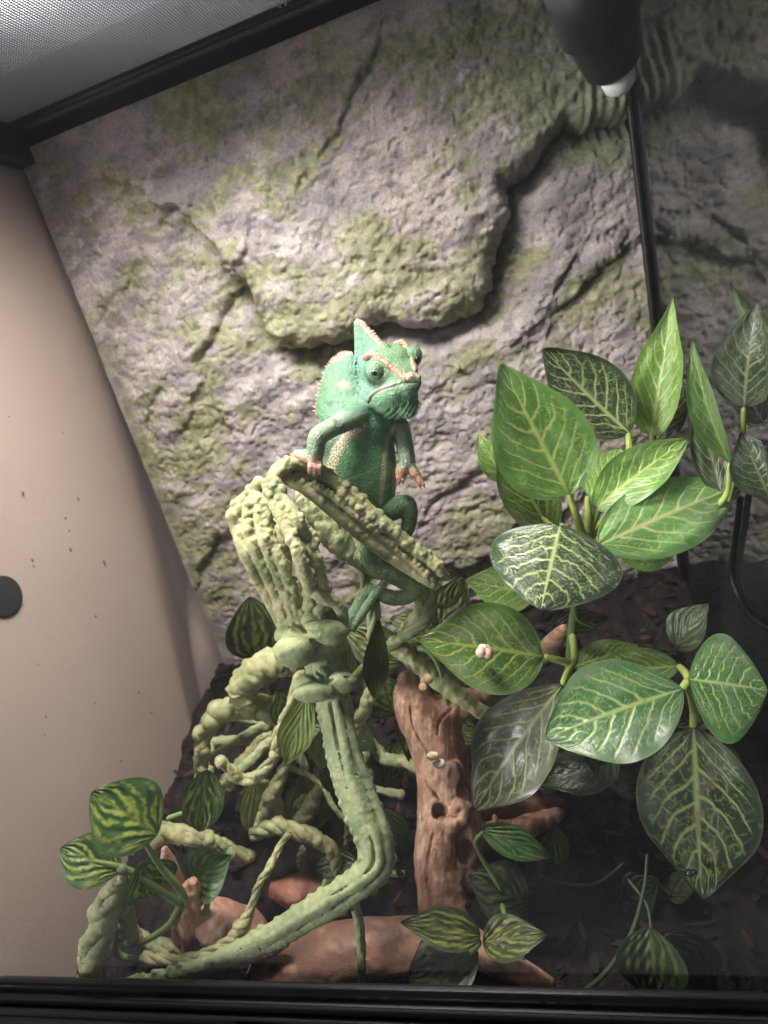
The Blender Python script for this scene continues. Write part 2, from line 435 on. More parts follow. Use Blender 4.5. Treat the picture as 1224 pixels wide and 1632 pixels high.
# ================================================================== soil
gx, gy = np.meshgrid(np.linspace(-.009,W-.0003,200), np.linspace(.011,.44,150), indexing='ij')
P = np.stack([gx.ravel(), gy.ravel(), np.zeros(gx.size)], 1)
hh = fbm(P, 14, 3, 2)*.035+fbm(P, 90, 3, 5)*.012+np.abs(fbm(P, 260, 2, 9)-.5)*.014
def ground(x, y): return ZF-.02+.115*np.clip(y/.42,0,1)**1.5*(.55+.45*np.clip(x/.6,0,1))
P[:,2] = ground(P[:,0],P[:,1])+hh
cN = fbm(P, 160, 3, 4); colr = mix((.006,.0045,.004), (.022,.013,.010), sst(.4,.75,cN)); colr = mix(colr, (.05,.026,.018), sst(.68,.8,fbm(P,320,2,11))*.7)
i = (np.arange(199)[:,None]*150+np.arange(149)[None]).ravel()
soil = mesh('soil', P, np.stack([i,i+150,i+151,i+1],1), vcmat('soil', .85, [('noise',400,.6)], .002, .3), None, colr)
tag(soil, kind='structure')
def chip(c, L, Wd, Th, rz, tilt, rs):
    V = []
    for x in (-1,-.4,.3,1):
        for y, z in ((-1,-1),(1,-1),(.8,1),(-.8,1)):
            w = 1-.55*abs(x)**2.5+rs.uniform(-.12,.12)
            V.append((x*L, y*Wd*w, z*Th*(.6+rs.uniform(0,.5))))
    V = np.array(V); M_ = _rot(tilt, rs.uniform(-.4,.4), rz); V = V@M_.T+c
    Fq = []
    for k in range(3):
        for j in range(4): Fq.append((k*4+j, k*4+(j+1)%4, k*4+4+(j+1)%4, k*4+4+j))
    Fq += [(3,2,1,0),(12,13,14,15)]
    return V, Fq
rs = np.random.RandomState(5); parts = []; cc = []
for k in range(700):
    x, y = rs.uniform(.01,.59), rs.uniform(.03,.41)
    z = ground(x,y)+.0275+rs.uniform(-.003,.006)
    v, f = chip(np.array([x,y,z]), rs.uniform(.003,.010), rs.uniform(.0015,.004), rs.uniform(.0006,.0016), rs.uniform(0,6.3), rs.uniform(-.5,.5), rs)
    parts.append((v,f)); t = rs.rand(); cc.append(np.tile(np.array([.014,.009,.007])*(1-t)+np.array([.075,.036,.026])*t**3, (len(v),1))*rs.uniform(.4,1.2))
V, Fq = join(parts)
M_chip = vcmat('bark_chip', .75, [('noise',500,.5)], .0006, .3, .25, 300)
tag(mesh('bark_litter', V, Fq, M_chip, None, np.vstack(cc), False), 'dark brown bark litter spread over the terrarium soil', 'bark', kind='stuff')

# ================================================================== rock background
nx, nz = 440, 560
gx, gz = np.meshgrid(np.linspace(.0005,W-.0015,nx), np.linspace(-.085,.662,nz), indexing='ij')
B0 = np.stack([gx.ravel(), np.full(gx.size, YB-.008), gz.ravel()], 1)
px, py = project(B0)
wob = (fbm(B0, 40, 3, 31)-.5)*34+(fbm(B0,130,2,37)-.5)*12
wx, wy = px+wob, py+(fbm(B0, 40, 3, 33)-.5)*34
A = B0*[1,1,1.0]
An = np.stack([B0[:,0]*.8+B0[:,2]*.5, B0[:,1], B0[:,2]*1.25-B0[:,0]*.4], 1)
h = (fbm(A, 9, 3, 1)-.5)*.022
h += (fbm(An*[1,1,1.3], 30, 3, 6, .5)-.5)*.0125
Aw = A+(np.stack([fbm(A,60,2,91),fbm(A,60,2,92),fbm(A,60,2,93)],1)-.5)*.02
h += (fbm(Aw, 95, 3, 21, .55)-.5)*.0027
h += (fbm(A, 300, 3, 23, .6)-.5)*.0026
h -= np.maximum(0, .42-fbm(A, 210, 2, 44))*.012
# great slab with an overhanging lower and right edge
slab = [(1005,185),(930,205),(905,190),(850,250),(812,300),(803,370),(792,440),(762,490),(690,527),(640,520),(585,513),(545,548),(500,562),(450,553),(412,505),(392,455),(378,430),(290,330),(100,250),(100,-300),(1300,-300),(1300,150)]
edge = [(1100,200),(1005,190),(930,207),(905,192),(850,250),(812,300),(803,370),(792,440),(762,490),(690,527),(640,520),(585,513),(545,548),(500,562),(450,553),(412,505),(392,455)]
ins = inpoly(wx, wy, slab); d = segd(wx, wy, edge); sd = np.where(ins, d, -d)
rise = np.where(sd > 0, 1-np.exp(-sd/14), 0)*np.exp(-np.maximum(sd-10,0)/170)
h += rise*.027
h -= np.where(sd <= 0, np.exp(sd/22), 0)*.012*sst(520,380,wx*0+0)
h -= np.where((sd <= 0), np.exp(sd/26)*.017, 0)
def ledge(pts, up, amp, fall, carve, side):
    """a broken edge: raised on one side, hollow on the other"""
    global h
    d = segd(wx, wy, pts); (x0,y0),(x1,y1) = pts[0], pts[-1]
    s = np.zeros_like(d); best = np.full(d.shape, 1e9)
    for (a,b),(c_,e) in zip(pts[:-1], pts[1:]):
        dd = segd(wx, wy, [(a,b),(c_,e)]); sg = np.sign((c_-a)*(wy-b)-(e-b)*(wx-a)); m = dd < best
        best = np.where(m, dd, best); s = np.where(m, sg, s)
    endf = sst(0, 30, np.hypot(wx-x0, wy-y0))*sst(0, 30, np.hypot(wx-x1, wy-y1))
    s = s*side
    h = h+.6*np.where(s > 0, (1-np.exp(-d/7))*np.exp(-d/fall)*amp, -np.exp(-d/14)*carve)*np.maximum(endf, np.where(d > 25, 1, 0)*endf)
ledge([(378,440),(352,505),(322,590)], 0, .016, 60, .012, 1)
ledge([(612,5),(592,100),(540,205),(505,262)], 0, .010, 50, .008, 1)
ledge([(1010,380),(965,425),(925,470),(880,500)], 0, .016, 50, .012, 1)
ledge([(930,395),(900,440),(885,490)], 0, .010, 30, .006, 1)
ledge([(420,830),(350,855),(325,905),(300,960)], 0, .020, 70, .016, 1)
ledge([(322,590),(345,650),(372,720)], 0, .012, 40, .006, -1)
ledge([(830,860),(760,905),(690,900),(640,880)], 0, .024, 80, .014, 1)
ledge([(665,840),(715,780),(790,735)], 0, .010, 50, .006, -1)
ledge([(175,480),(150,520),(135,560)], 0, .009, 30, .008, 1)
ledge([(560,20),(500,60),(470,75)], 0, .010, 30, .006, 1)
ledge([(300,290),(240,285),(200,300)], 0, .010, 40, .006, -1)
ledge([(250,640),(230,690),(250,740)], 0, .010, 40, .006, 1)
ledge([(960,640),(880,640),(760,600)], 0, .008, 40, .006, 1)
# moulded flutes near the corner
fl = sst(915,935,px)*sst(230,205,py)*sst(60,110,py); h += fl*(np.abs(((px-920)/17) % 1-.5)-.25)*.009
h *= sst(0, .006, W-.0015-gx.ravel()+.003)*.35+.65
h = h*(.25+.75*sst(0,.035,gx.ravel()))
h = h*(.12+.88*sst(.660,.610,gz.ravel()))
V = B0.copy(); V[:,1] = YB-.004-h
# paint
lum = fbm(An, 26, 4, 51); base = mix((.30,.27,.27), (.54,.48,.465), sst(.32,.68,lum))
base = mix(base, (.54,.46,.43), sst(.52,.72,fbm(A, 14, 3, 55))*.7)
base = mix(base, (.20,.185,.20), sst(.55,.72,fbm(An, 60, 3, 57))*.6)
mossn = fbm(An*[1,1,1.3], 22, 4, 61)*.6+fbm(An, 95, 3, 63)*.4
bias = np.zeros(len(px))
for cx, cy, rx, ry, am in ((300,200,60,90,.12),(560,100,80,60,.10),(820,170,120,60,.10),(960,180,60,60,.22),(560,480,160,60,.12),(760,440,50,110,.10),(450,520,60,50,.14),(390,440,60,60,.1),
        (330,640,25,90,.16),(930,470,70,60,.12),(740,830,70,70,.2),(420,280,80,50,.06),(600,360,90,40,.05),(250,760,80,100,.12),(1080,160,120,60,.2),(860,150,130,50,.12),(900,60,200,60,.06),(600,440,200,60,.06),(300,880,60,110,.10),(700,230,60,50,.06),(300,430,90,60,.03),(640,60,40,60,.1)):
    bias += am*np.exp(-((px-cx)/rx)**2-((py-cy)/ry)**2)
mm = sst(.49,.62,mossn+bias-.005)
moss = mix((.19,.215,.075), (.35,.37,.16), sst(.35,.65,fbm(A,140,3,71)))
moss = mix(moss, (.13,.20,.10), sst(760,950,px)*sst(330,200,py)*.8)
mm = np.maximum(mm, sst(.40,.52,fbm(An*[1.6,1,.4],60,3,77))*sst(760,900,px)*sst(270,200,py)*.8)
base = mix(base, moss, mm*.68)
base = mix(base, (.44,.37,.39), np.exp(-(segd(px,py,[(650,850),(712,790),(770,745)])/16)**2)*.8)
i = (np.arange(nx-1)[:,None]*nz+np.arange(nz-1)[None]).ravel()
M_rock = vcmat('moulded_rock', .62, [('noise', 260, .30), ('noise', 800, .35)], .0012, .42, .22, 420)
rock = mesh('rock_background', V, np.stack([i,i+nz,i+nz+1,i+1],1), M_rock, None, base)
tag(rock, 'moulded grey rock background with mossy green patches across the back wall', 'rock wall')
# black seam where rock meets the right glass
pts = [at(1000+ (y-130)*.0976*1.0, y, .405) for y in (-40,130,330,540,760,900)]
q = [np.array([W-.003, .400, p_[2]]) for p_ in pts]+[np.array([W-.003,.400,-.08])]
v, f = tube(q, [.0031]*len(q), seg=14, n=60, lump=.10, lf=60); mesh('corner_seam', v, f, M_seal, ter)

# ================================================================== bendable vines
VG = (.37,.375,.185); VD = (.225,.26,.125); VP = (.52,.46,.27)
M_vine = vcmat('vine_rubber', .62, [('noise', 260, .55), ('noise', 900, .4)], .0012, .35, .12, 260)
def vine_col(V, seed=0, green=0.0):
    a = fbm(V, 70, 3, 81+seed); b2 = fbm(V, 240, 3, 83+seed)
    c = mix(VD, VG, sst(.32,.62,a)); c = mix(c, VP, sst(.50,.72,b2)*.55)
    c = mix(c, (.40,.31,.19), sst(.60,.75,fbm(V,110,3,87+seed))*.45)
    return mix(c, (.20,.33,.17), np.full(len(V), green))
rv = np.random.RandomState(11)
big_vine = empty('bendable_vine', at(560,1250,.07), 'thick pale green bendable vine looping up to the chameleon', 'vine')
def Pz(px, py, Y, r): return (px, py, dzY(px,py,Y), r)
# -- lower stem: stands up from the front rail, elbow, two collars
L0 = depth(560,1300,.06)
def Pl(px, py, Y, r): return (px, py, F*(depth(px,py,Y)/L0-1), r)
stem = [Pl(*q) for q in ((205,1566,.022,12),(262,1560,.024,17),(340,1536,.027,22),(420,1500,.030,27),(500,1452,.033,30),(560,1416,.036,32),(598,1382,.040,34),(597,1340,.046,36),(577,1290,.055,37),(558,1240,.064,36),(545,1190,.074,34),(536,1140,.084,33),(526,1090,.093,36),(508,1040,.100,36),(498,990,.106,36))]
fz = [q[2] for q in stem]
stem = [(q[0],q[1],q[2],q[3]*.76) for q in stem]
fl = Field(160,650,970,1600,min(fz)-60,max(fz)+60,1.5)
S = spline(stem, 90)
for a_, b_ in zip(S[:-1], S[1:]): fl.cone(a_[:3], b_[:3], a_[3], b_[3], 5)
Tn = np.gradient(S[:,:2], axis=0); Tn /= np.linalg.norm(Tn, axis=1)[:,None]; Nn = np.stack([-Tn[:,1], Tn[:,0]], 1)
D2 = spline(stem, 320); T2 = np.gradient(D2[:,:2], axis=0); T2 /= np.linalg.norm(T2, axis=1)[:,None]; N2 = np.stack([-T2[:,1], T2[:,0]],1)
for sgn, off, rr in ((1,.92,6.5),(-1,.95,5.5)):          # rows of small swellings along both edges
    k = 6
    while k < 262:
        q = D2[k]; r_ = rr*rv.uniform(.55,1.25)
        cpt = q[:2]+sgn*N2[k]*q[3]*off
        fl.ell((*cpt, q[2]-q[3]*.15+rv.uniform(-5,5)), (r_*1.1, r_*1.1, r_*1.2), 4); k += int(rv.randint(4,9))
for k in range(10, 250, 7):                               # wrinkles across
    q = D2[k]; w = rv.uniform(.2,.9)
    a_ = q[:2]+N2[k]*q[3]*(w-.6); b_ = q[:2]+N2[min(k+3,319)]*q[3]*(w-.1)
    fl.cone((*a_, q[2]-q[3]*.98), (*b_, q[2]-q[3]*.95), 1.6, 1.2, 2.5, cut=True)
for off in (-.12,.50):                                    # two long seams
    prev = None
    for k in range(70, 262, 3):
        q = D2[k]; o2 = off+.10*math.sin(k*.05+off*9)
        cpt = q[:2]+N2[k]*q[3]*o2; cur = (*cpt, q[2]-q[3]*math.sqrt(max(0,1-o2*o2))*1.0)
        if prev is not None: fl.cone(prev, cur, 2.4, 2.4, 3, cut=True)
        prev = cur
    prev = None
    for k in range(70, 262, 3):
        q = D2[k]; o2 = off+.24+.08*math.sin(k*.06+off*5)
        cpt = q[:2]+N2[k]*q[3]*o2; cur = (*cpt, q[2]-q[3]*math.sqrt(max(0,1-o2*o2))*.93)
        if prev is not None: fl.cone(prev, cur, 5.5, 5.5, 6)
        prev = cur
def collar(cx, cy, z, rx, ry, n, seed, tilt=0.0):
    r2 = np.random.RandomState(seed)
    for k in range(n):
        a = 2*math.pi*k/n+r2.uniform(-.15,.15)
        ex = cx+rx*.66*math.cos(a); ez = z+rx*.66*math.sin(a)*.9; ey = cy+r2.uniform(-.12,.12)*ry+tilt*math.cos(a)*20-math.sin(a)*-6
        s_ = r2.uniform(.75,1.15)
        fl.ell((ex, ey, ez), (rx*.46*s_, ry*.62*s_, rx*.42*s_), 5)
        if k % 2 == 0: fl.ell((ex*.9+cx*.1, ey-ry*.55, ez), (rx*.30, ry*.34, rx*.28), 4)
Zc2 = Pl(517,1092,.093,1)[2]; Zc1 = Pl(497,1020,.102,1)[2]
collar(517,1090,Zc2,45,23,8,3,-.3); collar(497,1022,Zc1,53,32,8,9,.25)
fl.ell((470,1038,Zc1-40),(34,26,24),5); fl.ell((520,1008,Zc1-42),(34,22,20),4); fl.ell((500,1104,Zc2-42),(34,17,18),4); fl.ell((545,1088,Zc2-36),(26,18,18),4)
for q in (((470,1003),(505,1010),(548,995)),((480,1000),(500,1022),(545,1030)),((490,1075),(512,1088),(556,1080)),((505,1068),(520,1086),(530,1074))):
    pr = None
    for x_, y_ in q:
        z_ = fl.front(x_, y_)
        if z_ is None: continue
        if pr: fl.cone(pr, (x_,y_,z_), 3.0, 3.0, 4, cut=True)
        pr = (x_,y_,z_)
fl.noise(1.9, .035, 2, 5); fl.noise(.6, .15, 2, 8)
V, Q = fl.nets(); Vw = warp(V, L0); mesh('stem', Vw, orient(Vw,Q), M_vine, big_vine, vine_col(Vw, 0, .30))
# -- upper loop: a bundle of twisted cords fanned out above the collars, then a branch to the right
fu = Field(350,735,715,1010,-110,95,1.35)
zc = dzY(498,990,.106)
def cord(pts, k=3, bead=.6, bs=(5,9), sub=14):
    pts = [(q[0],q[1],q[2],q[3]*.80) for q in pts]
    C_ = spline(pts, max(8, len(pts)*sub//2))
    for a_, b_ in zip(C_[:-1], C_[1:]): fu.cone(a_[:3], b_[:3], a_[3], b_[3], k)
    n_ = int(np.linalg.norm(np.diff(C_[:,:3],axis=0),axis=1).sum()/9*bead)
    D_ = spline(pts, max(n_,2))
    for q in D_:
        a = rv.uniform(-2.6,1.2); rr = rv.uniform(*bs); o_ = q[3]*.85
        fu.ell((q[0]+math.cos(a)*o_, q[1]+math.sin(a)*o_*.6, q[2]-abs(math.sin(a))*o_*.8), (rr*1.1,rr*rv.uniform(.9,1.5),rr*1.1), 1.4)
cord([(502,1000,zc-6,15),(512,950,zc-22,15),(500,890,zc-30,15),(478,840,-66,15),(452,800,-54,15),(436,770,-40,14),(446,747,-24,14),(478,738,-12,14),(512,752,-10,14),(550,782,-6,15),(600,826,-2,16),(650,868,4,15),(704,912,12,11)], 2, .9, (4,8))
cord([(484,1000,zc-8,12),(494,950,zc-26,13),(482,900,-78,13),(462,850,-70,13),(436,800,-54,12),(424,770,-36,11)], 1.5, .8, (4,7))
cord([(455,1005,zc+5,13),(422,940,zc+4,13),(396,890,-26,15),(379,845,-18,15),(377,812,-14,14),(402,785,-12,13),(430,768,-14,11)], 1.5, 1.2, (5,10))
cord([(462,1000,zc-2,11),(434,935,zc-8,12),(408,880,-40,12),(394,830,-30,12),(404,790,-20,11)], 1.5, 1.2, (4,9))
cord([(470,1000,zc-8,11),(450,935,zc-14,11),(427,880,-50,11),(412,835,-38,11),(414,795,-26,10)], 1.5, 1.0, (4,8))
cord([(478,1000,zc-10,11),(464,940,zc-14,11),(446,890,-50,11),(430,850,-40,11),(424,800,-30,10)], 1.5, 1.0, (4,8))
cord([(548,1000,zc-10,11),(541,965,zc-24,12),(508,948,zc-38,12),(486,925,zc-40,11),(472,890,-74,9)], 1.5, .15)
cord([(530,1000,zc-2,11),(522,960,zc-8,11),(506,900,-52,11),(494,850,-46,10)], 1.5, .6, (4,7))
cord([(452,758,-6,12),(500,786,-2,15),(560,834,6,17),(620,880,10,18),(690,928,18,13)], 3, .7, (4,8))
cord([(470,752,0,12),(520,776,6,14),(580,822,12,16),(640,868,18,15),(702,918,22,11)], 3, .8, (4,8))
cord([(540,785,-12,6),(590,826,-8,7),(640,862,-2,7),(700,905,8,6)], 2, 2.2, (4,9))
cord([(500,770,-14,5),(560,815,-12,6),(610,858,-6,6),(680,915,6,5)], 2, 1.2, (3,6))
fu.ell((440,905,zc+34),(26,80,18),6); fu.ell((478,965,zc+16),(34,40,22),8)
fu.noise(1.3, .06, 2, 15); fu.noise(.9, .20, 2, 18)
V, Q = fu.nets(); Vw = warp(V, TC); mesh('twisted_bundle', Vw, orient(Vw,Q), M_vine, big_vine, vine_col(Vw, 3))
# -- thinner vines, each a thing
def rope(q, seed, lump, lf, n_s=3):
    A_ = np.array([[*a,b_] for a,b_ in q]); L_ = np.linalg.norm(np.diff(A_[:,:3],axis=0),axis=1).sum(); n_ = max(14,int(L_/.004))
    S_ = spline(A_, n_); T_ = np.gradient(S_[:,:3],axis=0); T_ /= np.linalg.norm(T_,axis=1)[:,None]
    u_ = np.cross(T_,[.3,.9,.2]); u_ /= np.linalg.norm(u_,axis=1)[:,None]; w_ = np.cross(T_,u_); out = []
    for k in range(n_s):
        an = np.linspace(0, L_/(A_[:,3].mean()*9)*2*np.pi, n_)+k*2*np.pi/n_s+.5*np.sin(np.linspace(0,9,n_)+seed)
        r2 = np.random.RandomState(seed*7+k); rr = S_[:,3]*.60*np.interp(np.arange(n_), np.arange(0,n_+3,3), r2.uniform(.72,1.25,len(np.arange(0,n_+3,3))))
        c_ = S_[:,:3]+(u_*np.cos(an)[:,None]+w_*np.sin(an)[:,None])*(S_[:,3]*.42)[:,None]
        out.append(tube(c_, rr, seg=12, lump=lump*.8, lf=lf*1.6, seed=seed+k))
    return out
def bead_tube(pts, beads=0, bs=(1.0,1.5), seed=0, lump=.35, lf=260):
    q = [T(*p_) for p_ in pts]; out = rope(q, seed, lump, lf) if seed in (2,3,4,5,6,7,8,9,10,13,15,16,20) else [tube([a for a,_ in q], [b_ for _,b_ in q], seg=20, lump=lump, lf=lf, seed=seed)]
    if beads:
        r2 = np.random.RandomState(seed+50); C_ = spline(np.array([[*a,b_] for a,b_ in q]), beads)
        for c_ in C_:
            s_ = c_[3]*r2.uniform(*bs); o_ = r2.uniform(-.4,.4,3)*c_[3]
            th = np.linspace(.06,np.pi-.06,9); ph = np.linspace(0,2*np.pi,14,endpoint=False)
            v = np.array([[math.sin(a)*math.cos(b_), math.sin(a)*math.sin(b_), math.cos(a)] for a in th for b_ in ph])
            v = v*(1+.5*(fbm(v+c_[:3]*300,1.3,2,seed)-.5))[:,None]*s_+c_[:3]+o_
            f = [(i_*14+j, i_*14+(j+1)%14, (i_+1)*14+(j+1)%14, (i_+1)*14+j) for i_ in range(8) for j in range(14)]+[tuple(range(14))[::-1], tuple(range(8*14,9*14))]
            out.append((v, f))
    v, f = join(out); v = v+((fbm(v, 520, 2, seed+3)-.5)*.0022)[:,None]*np.array([.4,-.7,.6]); return v, f
def vine(label, pts, beads=0, bs=(1.0,1.5), seed=0, lump=.35, green=0.0, name='bendable_vine', lf=260):
    v, f = bead_tube(pts, beads, bs, seed, lump, lf)
    return tag(mesh(name, v, f, M_vine, None, vine_col(v, seed, green)), label, 'vine', 'bendable vines')
vine('knobbly thick vine with fist-like swellings beside the lower collar', [(480,1056,.17,18),(440,1054,.165,24),(408,1072,.16,24),(385,1098,.155,22),(395,1125,.15,16)], 12, (.6,.95), 1)
vine('beaded pale vine arching beside the shaded side strip', [(470,1150,.17,16),(425,1130,.165,20),(380,1130,.16,18),(344,1140,.155,18),(326,1172,.15,15),(320,1212,.145,12),(322,1260,.14,10)], 16, (.75,1.1), 2)
vine('slim vine hooked at its tip, hanging from the knobbly vine', [(478,1078,.13,11),(462,1130,.125,10),(447,1168,.12,13),(437,1205,.115,10),(415,1232,.11,11),(388,1243,.108,10),(370,1228,.106,9),(352,1214,.105,10)], 6, (.8,1.2), 3)
vine('tightly twisted slim vine dropping behind the hooked vine', [(472,1180,.14,7),(455,1220,.135,9),(436,1262,.13,13),(424,1296,.125,14),(412,1322,.12,10)], 14, (.6,.95), 4)
vine('arched slim vine below the twisted one, lit along its top', [(400,1330,.10,10),(438,1318,.10,14),(470,1324,.10,13),(505,1338,.10,13),(530,1356,.10,12),(536,1385,.10,9),(540,1430,.10,8)], 5, (.7,1.0), 5)
vine('short yellow-green vine behind the broken pink wood', [(180,1318,.07,14),(225,1318,.075,20),(262,1326,.08,18),(320,1336,.085,13),(358,1350,.09,12),(398,1368,.095,11)], 7, (.8,1.1), 6)
vine('upright pale vine standing on the front rail by the beige card', [(138,1572,.012,22),(148,1520,.018,23),(165,1462,.022,23),(182,1415,.026,18),(196,1385,.03,12)], 10, (.45,.75), 7)
vine('wrinkled short vine curling behind the upright pale vine', [(196,1400,.04,11),(200,1440,.04,14),(202,1475,.04,15),(225,1502,.045,14),(270,1512,.05,13),(330,1520,.055,11)], 12, (.6,.95), 8)
vine('thin looping vine with one small knot above the wood', [(225,1524,.03,10),(268,1530,.03,9),(318,1522,.035,8),(362,1500,.04,9),(384,1478,.045,13),(398,1452,.05,8),(412,1412,.055,7),(430,1382,.06,7),(446,1350,.075,6),(462,1328,.095,6)], 0, (1,1.4), 9)
vine('thin straight vine hanging below the arched slim vine', [(482,1350,.11,6),(480,1375,.11,7),(492,1410,.11,7),(500,1470,.10,6)], 0, (1,1), 10)
vine('thin vine hanging in front of the pale log', [(558,1425,.04,8),(571,1465,.032,8),(576,1515,.026,7),(577,1585,.020,6)], 0, (1,1), 11, .3, .2)
vine('big-beaded vine running under the looping branch', [(478,790,.155,13),(505,820,.155,17),(535,860,.155,22),(565,885,.155,17),(604,905,.155,18),(640,915,.158,15),(668,935,.16,13),(672,970,.165,11),(650,1000,.17,10)], 9, (.7,1.15), 12, .3, .2)
vine('ribbed vine stalk slanting behind the two collars', [(600,1080,.14,12),(585,1120,.14,12),(570,1160,.14,11),(560,1200,.14,11)], 8, (.7,1.0), 13, .3, .2)
vine('pale bare vine slanting down onto the upright driftwood', [(618,1020,.165,12),(655,1048,.16,15),(700,1085,.155,14),(745,1118,.15,13),(790,1150,.15,10)], 0, (1,1), 14, .35)
vine('grooved green vine fork under the looping branch', [(575,900,.165,9),(585,940,.16,9),(595,985,.155,10),(590,1020,.15,8)], 0, (1,1), 15, .3, .35)
vine('bent green vine hanging from the big-beaded vine', [(665,925,.16,12),(684,950,.16,11),(680,985,.16,11),(650,1010,.16,10),(615,1035,.155,9)], 0, (1,1), 16, .3, .35)
vine('bulbous vine bud deep behind the elbow of the thick vine', [(515,1245,.17,6),(500,1275,.165,13),(485,1300,.16,15),(470,1318,.16,8)], 3, (.7,1.1), 17, .3)
vine('tan broad vine stub behind the hooked vine', [(430,1170,.19,12),(400,1210,.19,16),(370,1245,.19,18),(345,1275,.19,15)], 0, (1,1), 18, .3)
vine('lumpy vine knot behind the twisted slim vine', [(470,1290,.2,14),(440,1275,.2,26),(405,1275,.2,24),(390,1310,.2,18)], 6, (.6,1.0), 19, .4)
vine('ropy vine tangle behind the beaded pale vine', [(455,1140,.2,12),(440,1180,.2,12),(430,1220,.2,10)], 5, (.8,1.2), 20, .4)

rt = np.random.RandomState(21)
for k in range(16):                           # the tangle of thin vines in the shade behind the thick one
    x0, y0 = rt.uniform(370,610), rt.uniform(1050,1380); Y0 = rt.uniform(.13,.24); r0 = rt.uniform(5,9)
    pts = [(x0,y0,Y0,r0)]; a = rt.uniform(.4,2.6)
    for j in range(4):
        a += rt.uniform(-.8,.8); s_ = rt.uniform(28,60); pts.append((max(335,pts[-1][0]+s_*math.cos(a)), pts[-1][1]+s_*abs(math.sin(a))*.9, Y0-j*.012, r0*rt.uniform(.8,1.2)))
    nb = int(rt.randint(0,7)); sd_ = int(rt.choice([1,3,5,9,12,17])); v, f = bead_tube(pts, nb, (.8,1.3), sd_, .35)
    near = min((('the lower vine collar',517,1090),('the elbow of the thick vine',600,1370),('the upright driftwood trunk',690,1220),('the slim vine with hooked tip',380,1235),('the arched slim vine',470,1330),('the middle of the thick stem',548,1230),('the hanging pale leaf',475,1160)), key=lambda q: (q[1]-pts[2][0])**2+(q[2]-pts[2][1])**2)[0]
    lab = ('stout' if r0 > 7 else 'slim')+' '+('knotted ' if nb > 3 else '')+('roped' if sd_ in (3,5,9) else 'plain')+' dull green vine of the tangle behind '+near
    tag(mesh('bendable_vine', v, f, M_vine, None, vine_col(v, k, .25)), lab, 'vine', 'thin vines of the tangle')

# ================================================================== the chameleon
cham = empty('chameleon', at_t(600, 815, TC), 'green and teal veiled chameleon with tall casque rearing up on the vine', 'chameleon')
fc = Field(455,700,498,1030,-70,120,1.15)
# torso, neck
fc.chain([(553,602,80,27),(556,640,76,40),(566,690,58,53),(572,740,50,54),(584,780,48,42),(597,808,50,22)], 14, .78, n=14)
fc.chain([(600,640,20,28),(588,672,32,36),(578,700,42,40)], 14, .85)
# back ridge
fc.tri((560,574,76),(528,590,82),(520,640,84),4,16); fc.tri((560,574,76),(520,640,84),(560,640,76),6,16); fc.tri((528,590,82),(508,660,84),(530,650,76),5,16)
# casque
A_ = (570,517,34); B_ = (573,590,24); C_ = (613,556,8); D_ = (618,588,0)
fc.tri(A_, B_, C_, 3.6, 8); fc.tri(B_, C_, D_, 9, 12); fc.cone((571,517,34),(573,560,30),5.5,7,8)
fc.tri((571,575,26),(577,648,12),(606,600,-2),7,10); fc.tri((577,648,12),(606,600,-2),(612,640,0),12,10)
# skull, muzzle, jaw
fc.ell((618,590,6),(36,34,26),10); fc.ell((638,576,8),(22,24,22),10)
fc.chain([(620,596,0,27),(645,602,-16,20),(661,602,-30,9)], 8)
fc.chain([(598,634,4,16),(628,626,-14,22),(652,617,-28,15),(663,612,-34,8)], 8)
fc.ell((628,637,-2),(33,33,22),9); fc.ell((650,640,-14),(17,28,15),8)
for x0,y0,x1,y1 in ((606,664,622,652),(612,670,636,650),(622,674,648,642),(634,674,657,638),(645,668,663,636)):   # throat folds
    pr = None
    for t in np.linspace(0,1,6):
        x_ = x0+(x1-x0)*t+3*math.sin(t*3); y_ = y0+(y1-y0)*t; z_ = fc.front(x_,y_)
        if z_ is None: continue
        if pr: fc.cone(pr, (x_,y_,z_), 1.6, 1.6, 3, cut=True)
        pr = (x_,y_,z_)
# crown plane between the brows
bl = [(582,571,-2),(590,565,-8),(601,568,-15),(612,577,-21),(624,586,-26),(634,593,-30),(643,600,-34)]
br = [(630,549,22),(640,546,20),(648,553,14),(653,566,4),(658,579,-12),(662,590,-26)]
fc.tri((592,567,-5),(632,550,20),(613,558,10),3,6); fc.tri((592,567,-5),(632,550,20),(645,598,-30),4,5); fc.tri((632,550,20),(660,589,-24),(645,598,-30),4,5)
fc.chain([(*q,4.2) for q in bl], 2.5, n=24); fc.chain([(*q,4.0) for q in br], 2.5, n=22)
fc.chain([(569,515,34,4.5),(580,520,30,4.6),(597,538,19,4.4),(613,554,9,4.2)], 2.5, n=14)
fc.chain([(644,603,-36,6),(656,600,-38,7),(667,601,-40,5)], 3)
for ln, rr in ((bl,3.3),(br,3.1),([(570,513,34),(580,518,30),(597,536,19),(613,552,9)],3.4)):
    for q in spline(ln, 13): fc.ell((q[0]+np.random.uniform(-.8,.8),q[1]-2.2,q[2]-2.2),(rr*np.random.uniform(.8,1.1),)*3,1.2)
# eye turrets with a ring crease
fc.ell((600,591,-12),(20.5,20.5,9),4,cut=False); fc.ell((600,591,-14),(16,16.5,16),1.5)
fc.ell((659,567,6),(14,17,16),1.5)
# mouth
def carve(pts, r=1.7, dz=0.0, n=30, fld=None):
    fld = fld or fc; P_ = spline(pts, n); pr = None
    for x_, y_ in P_:
        z_ = fld.front(x_, y_)
        if z_ is None: continue
        if pr is not None and abs(z_-pr[2]) < 9: fld.cone(pr, (x_,y_,z_+dz), r, r, 1.5, cut=True)
        pr = (x_,y_,z_+dz)
mouth = [(667,607),(650,609),(630,615),(608,622),(595,630),(588,642)]
carve(mouth, 2.2); carve([(568,572),(569,600),(571,630),(576,650)], 2.6, -1.6)
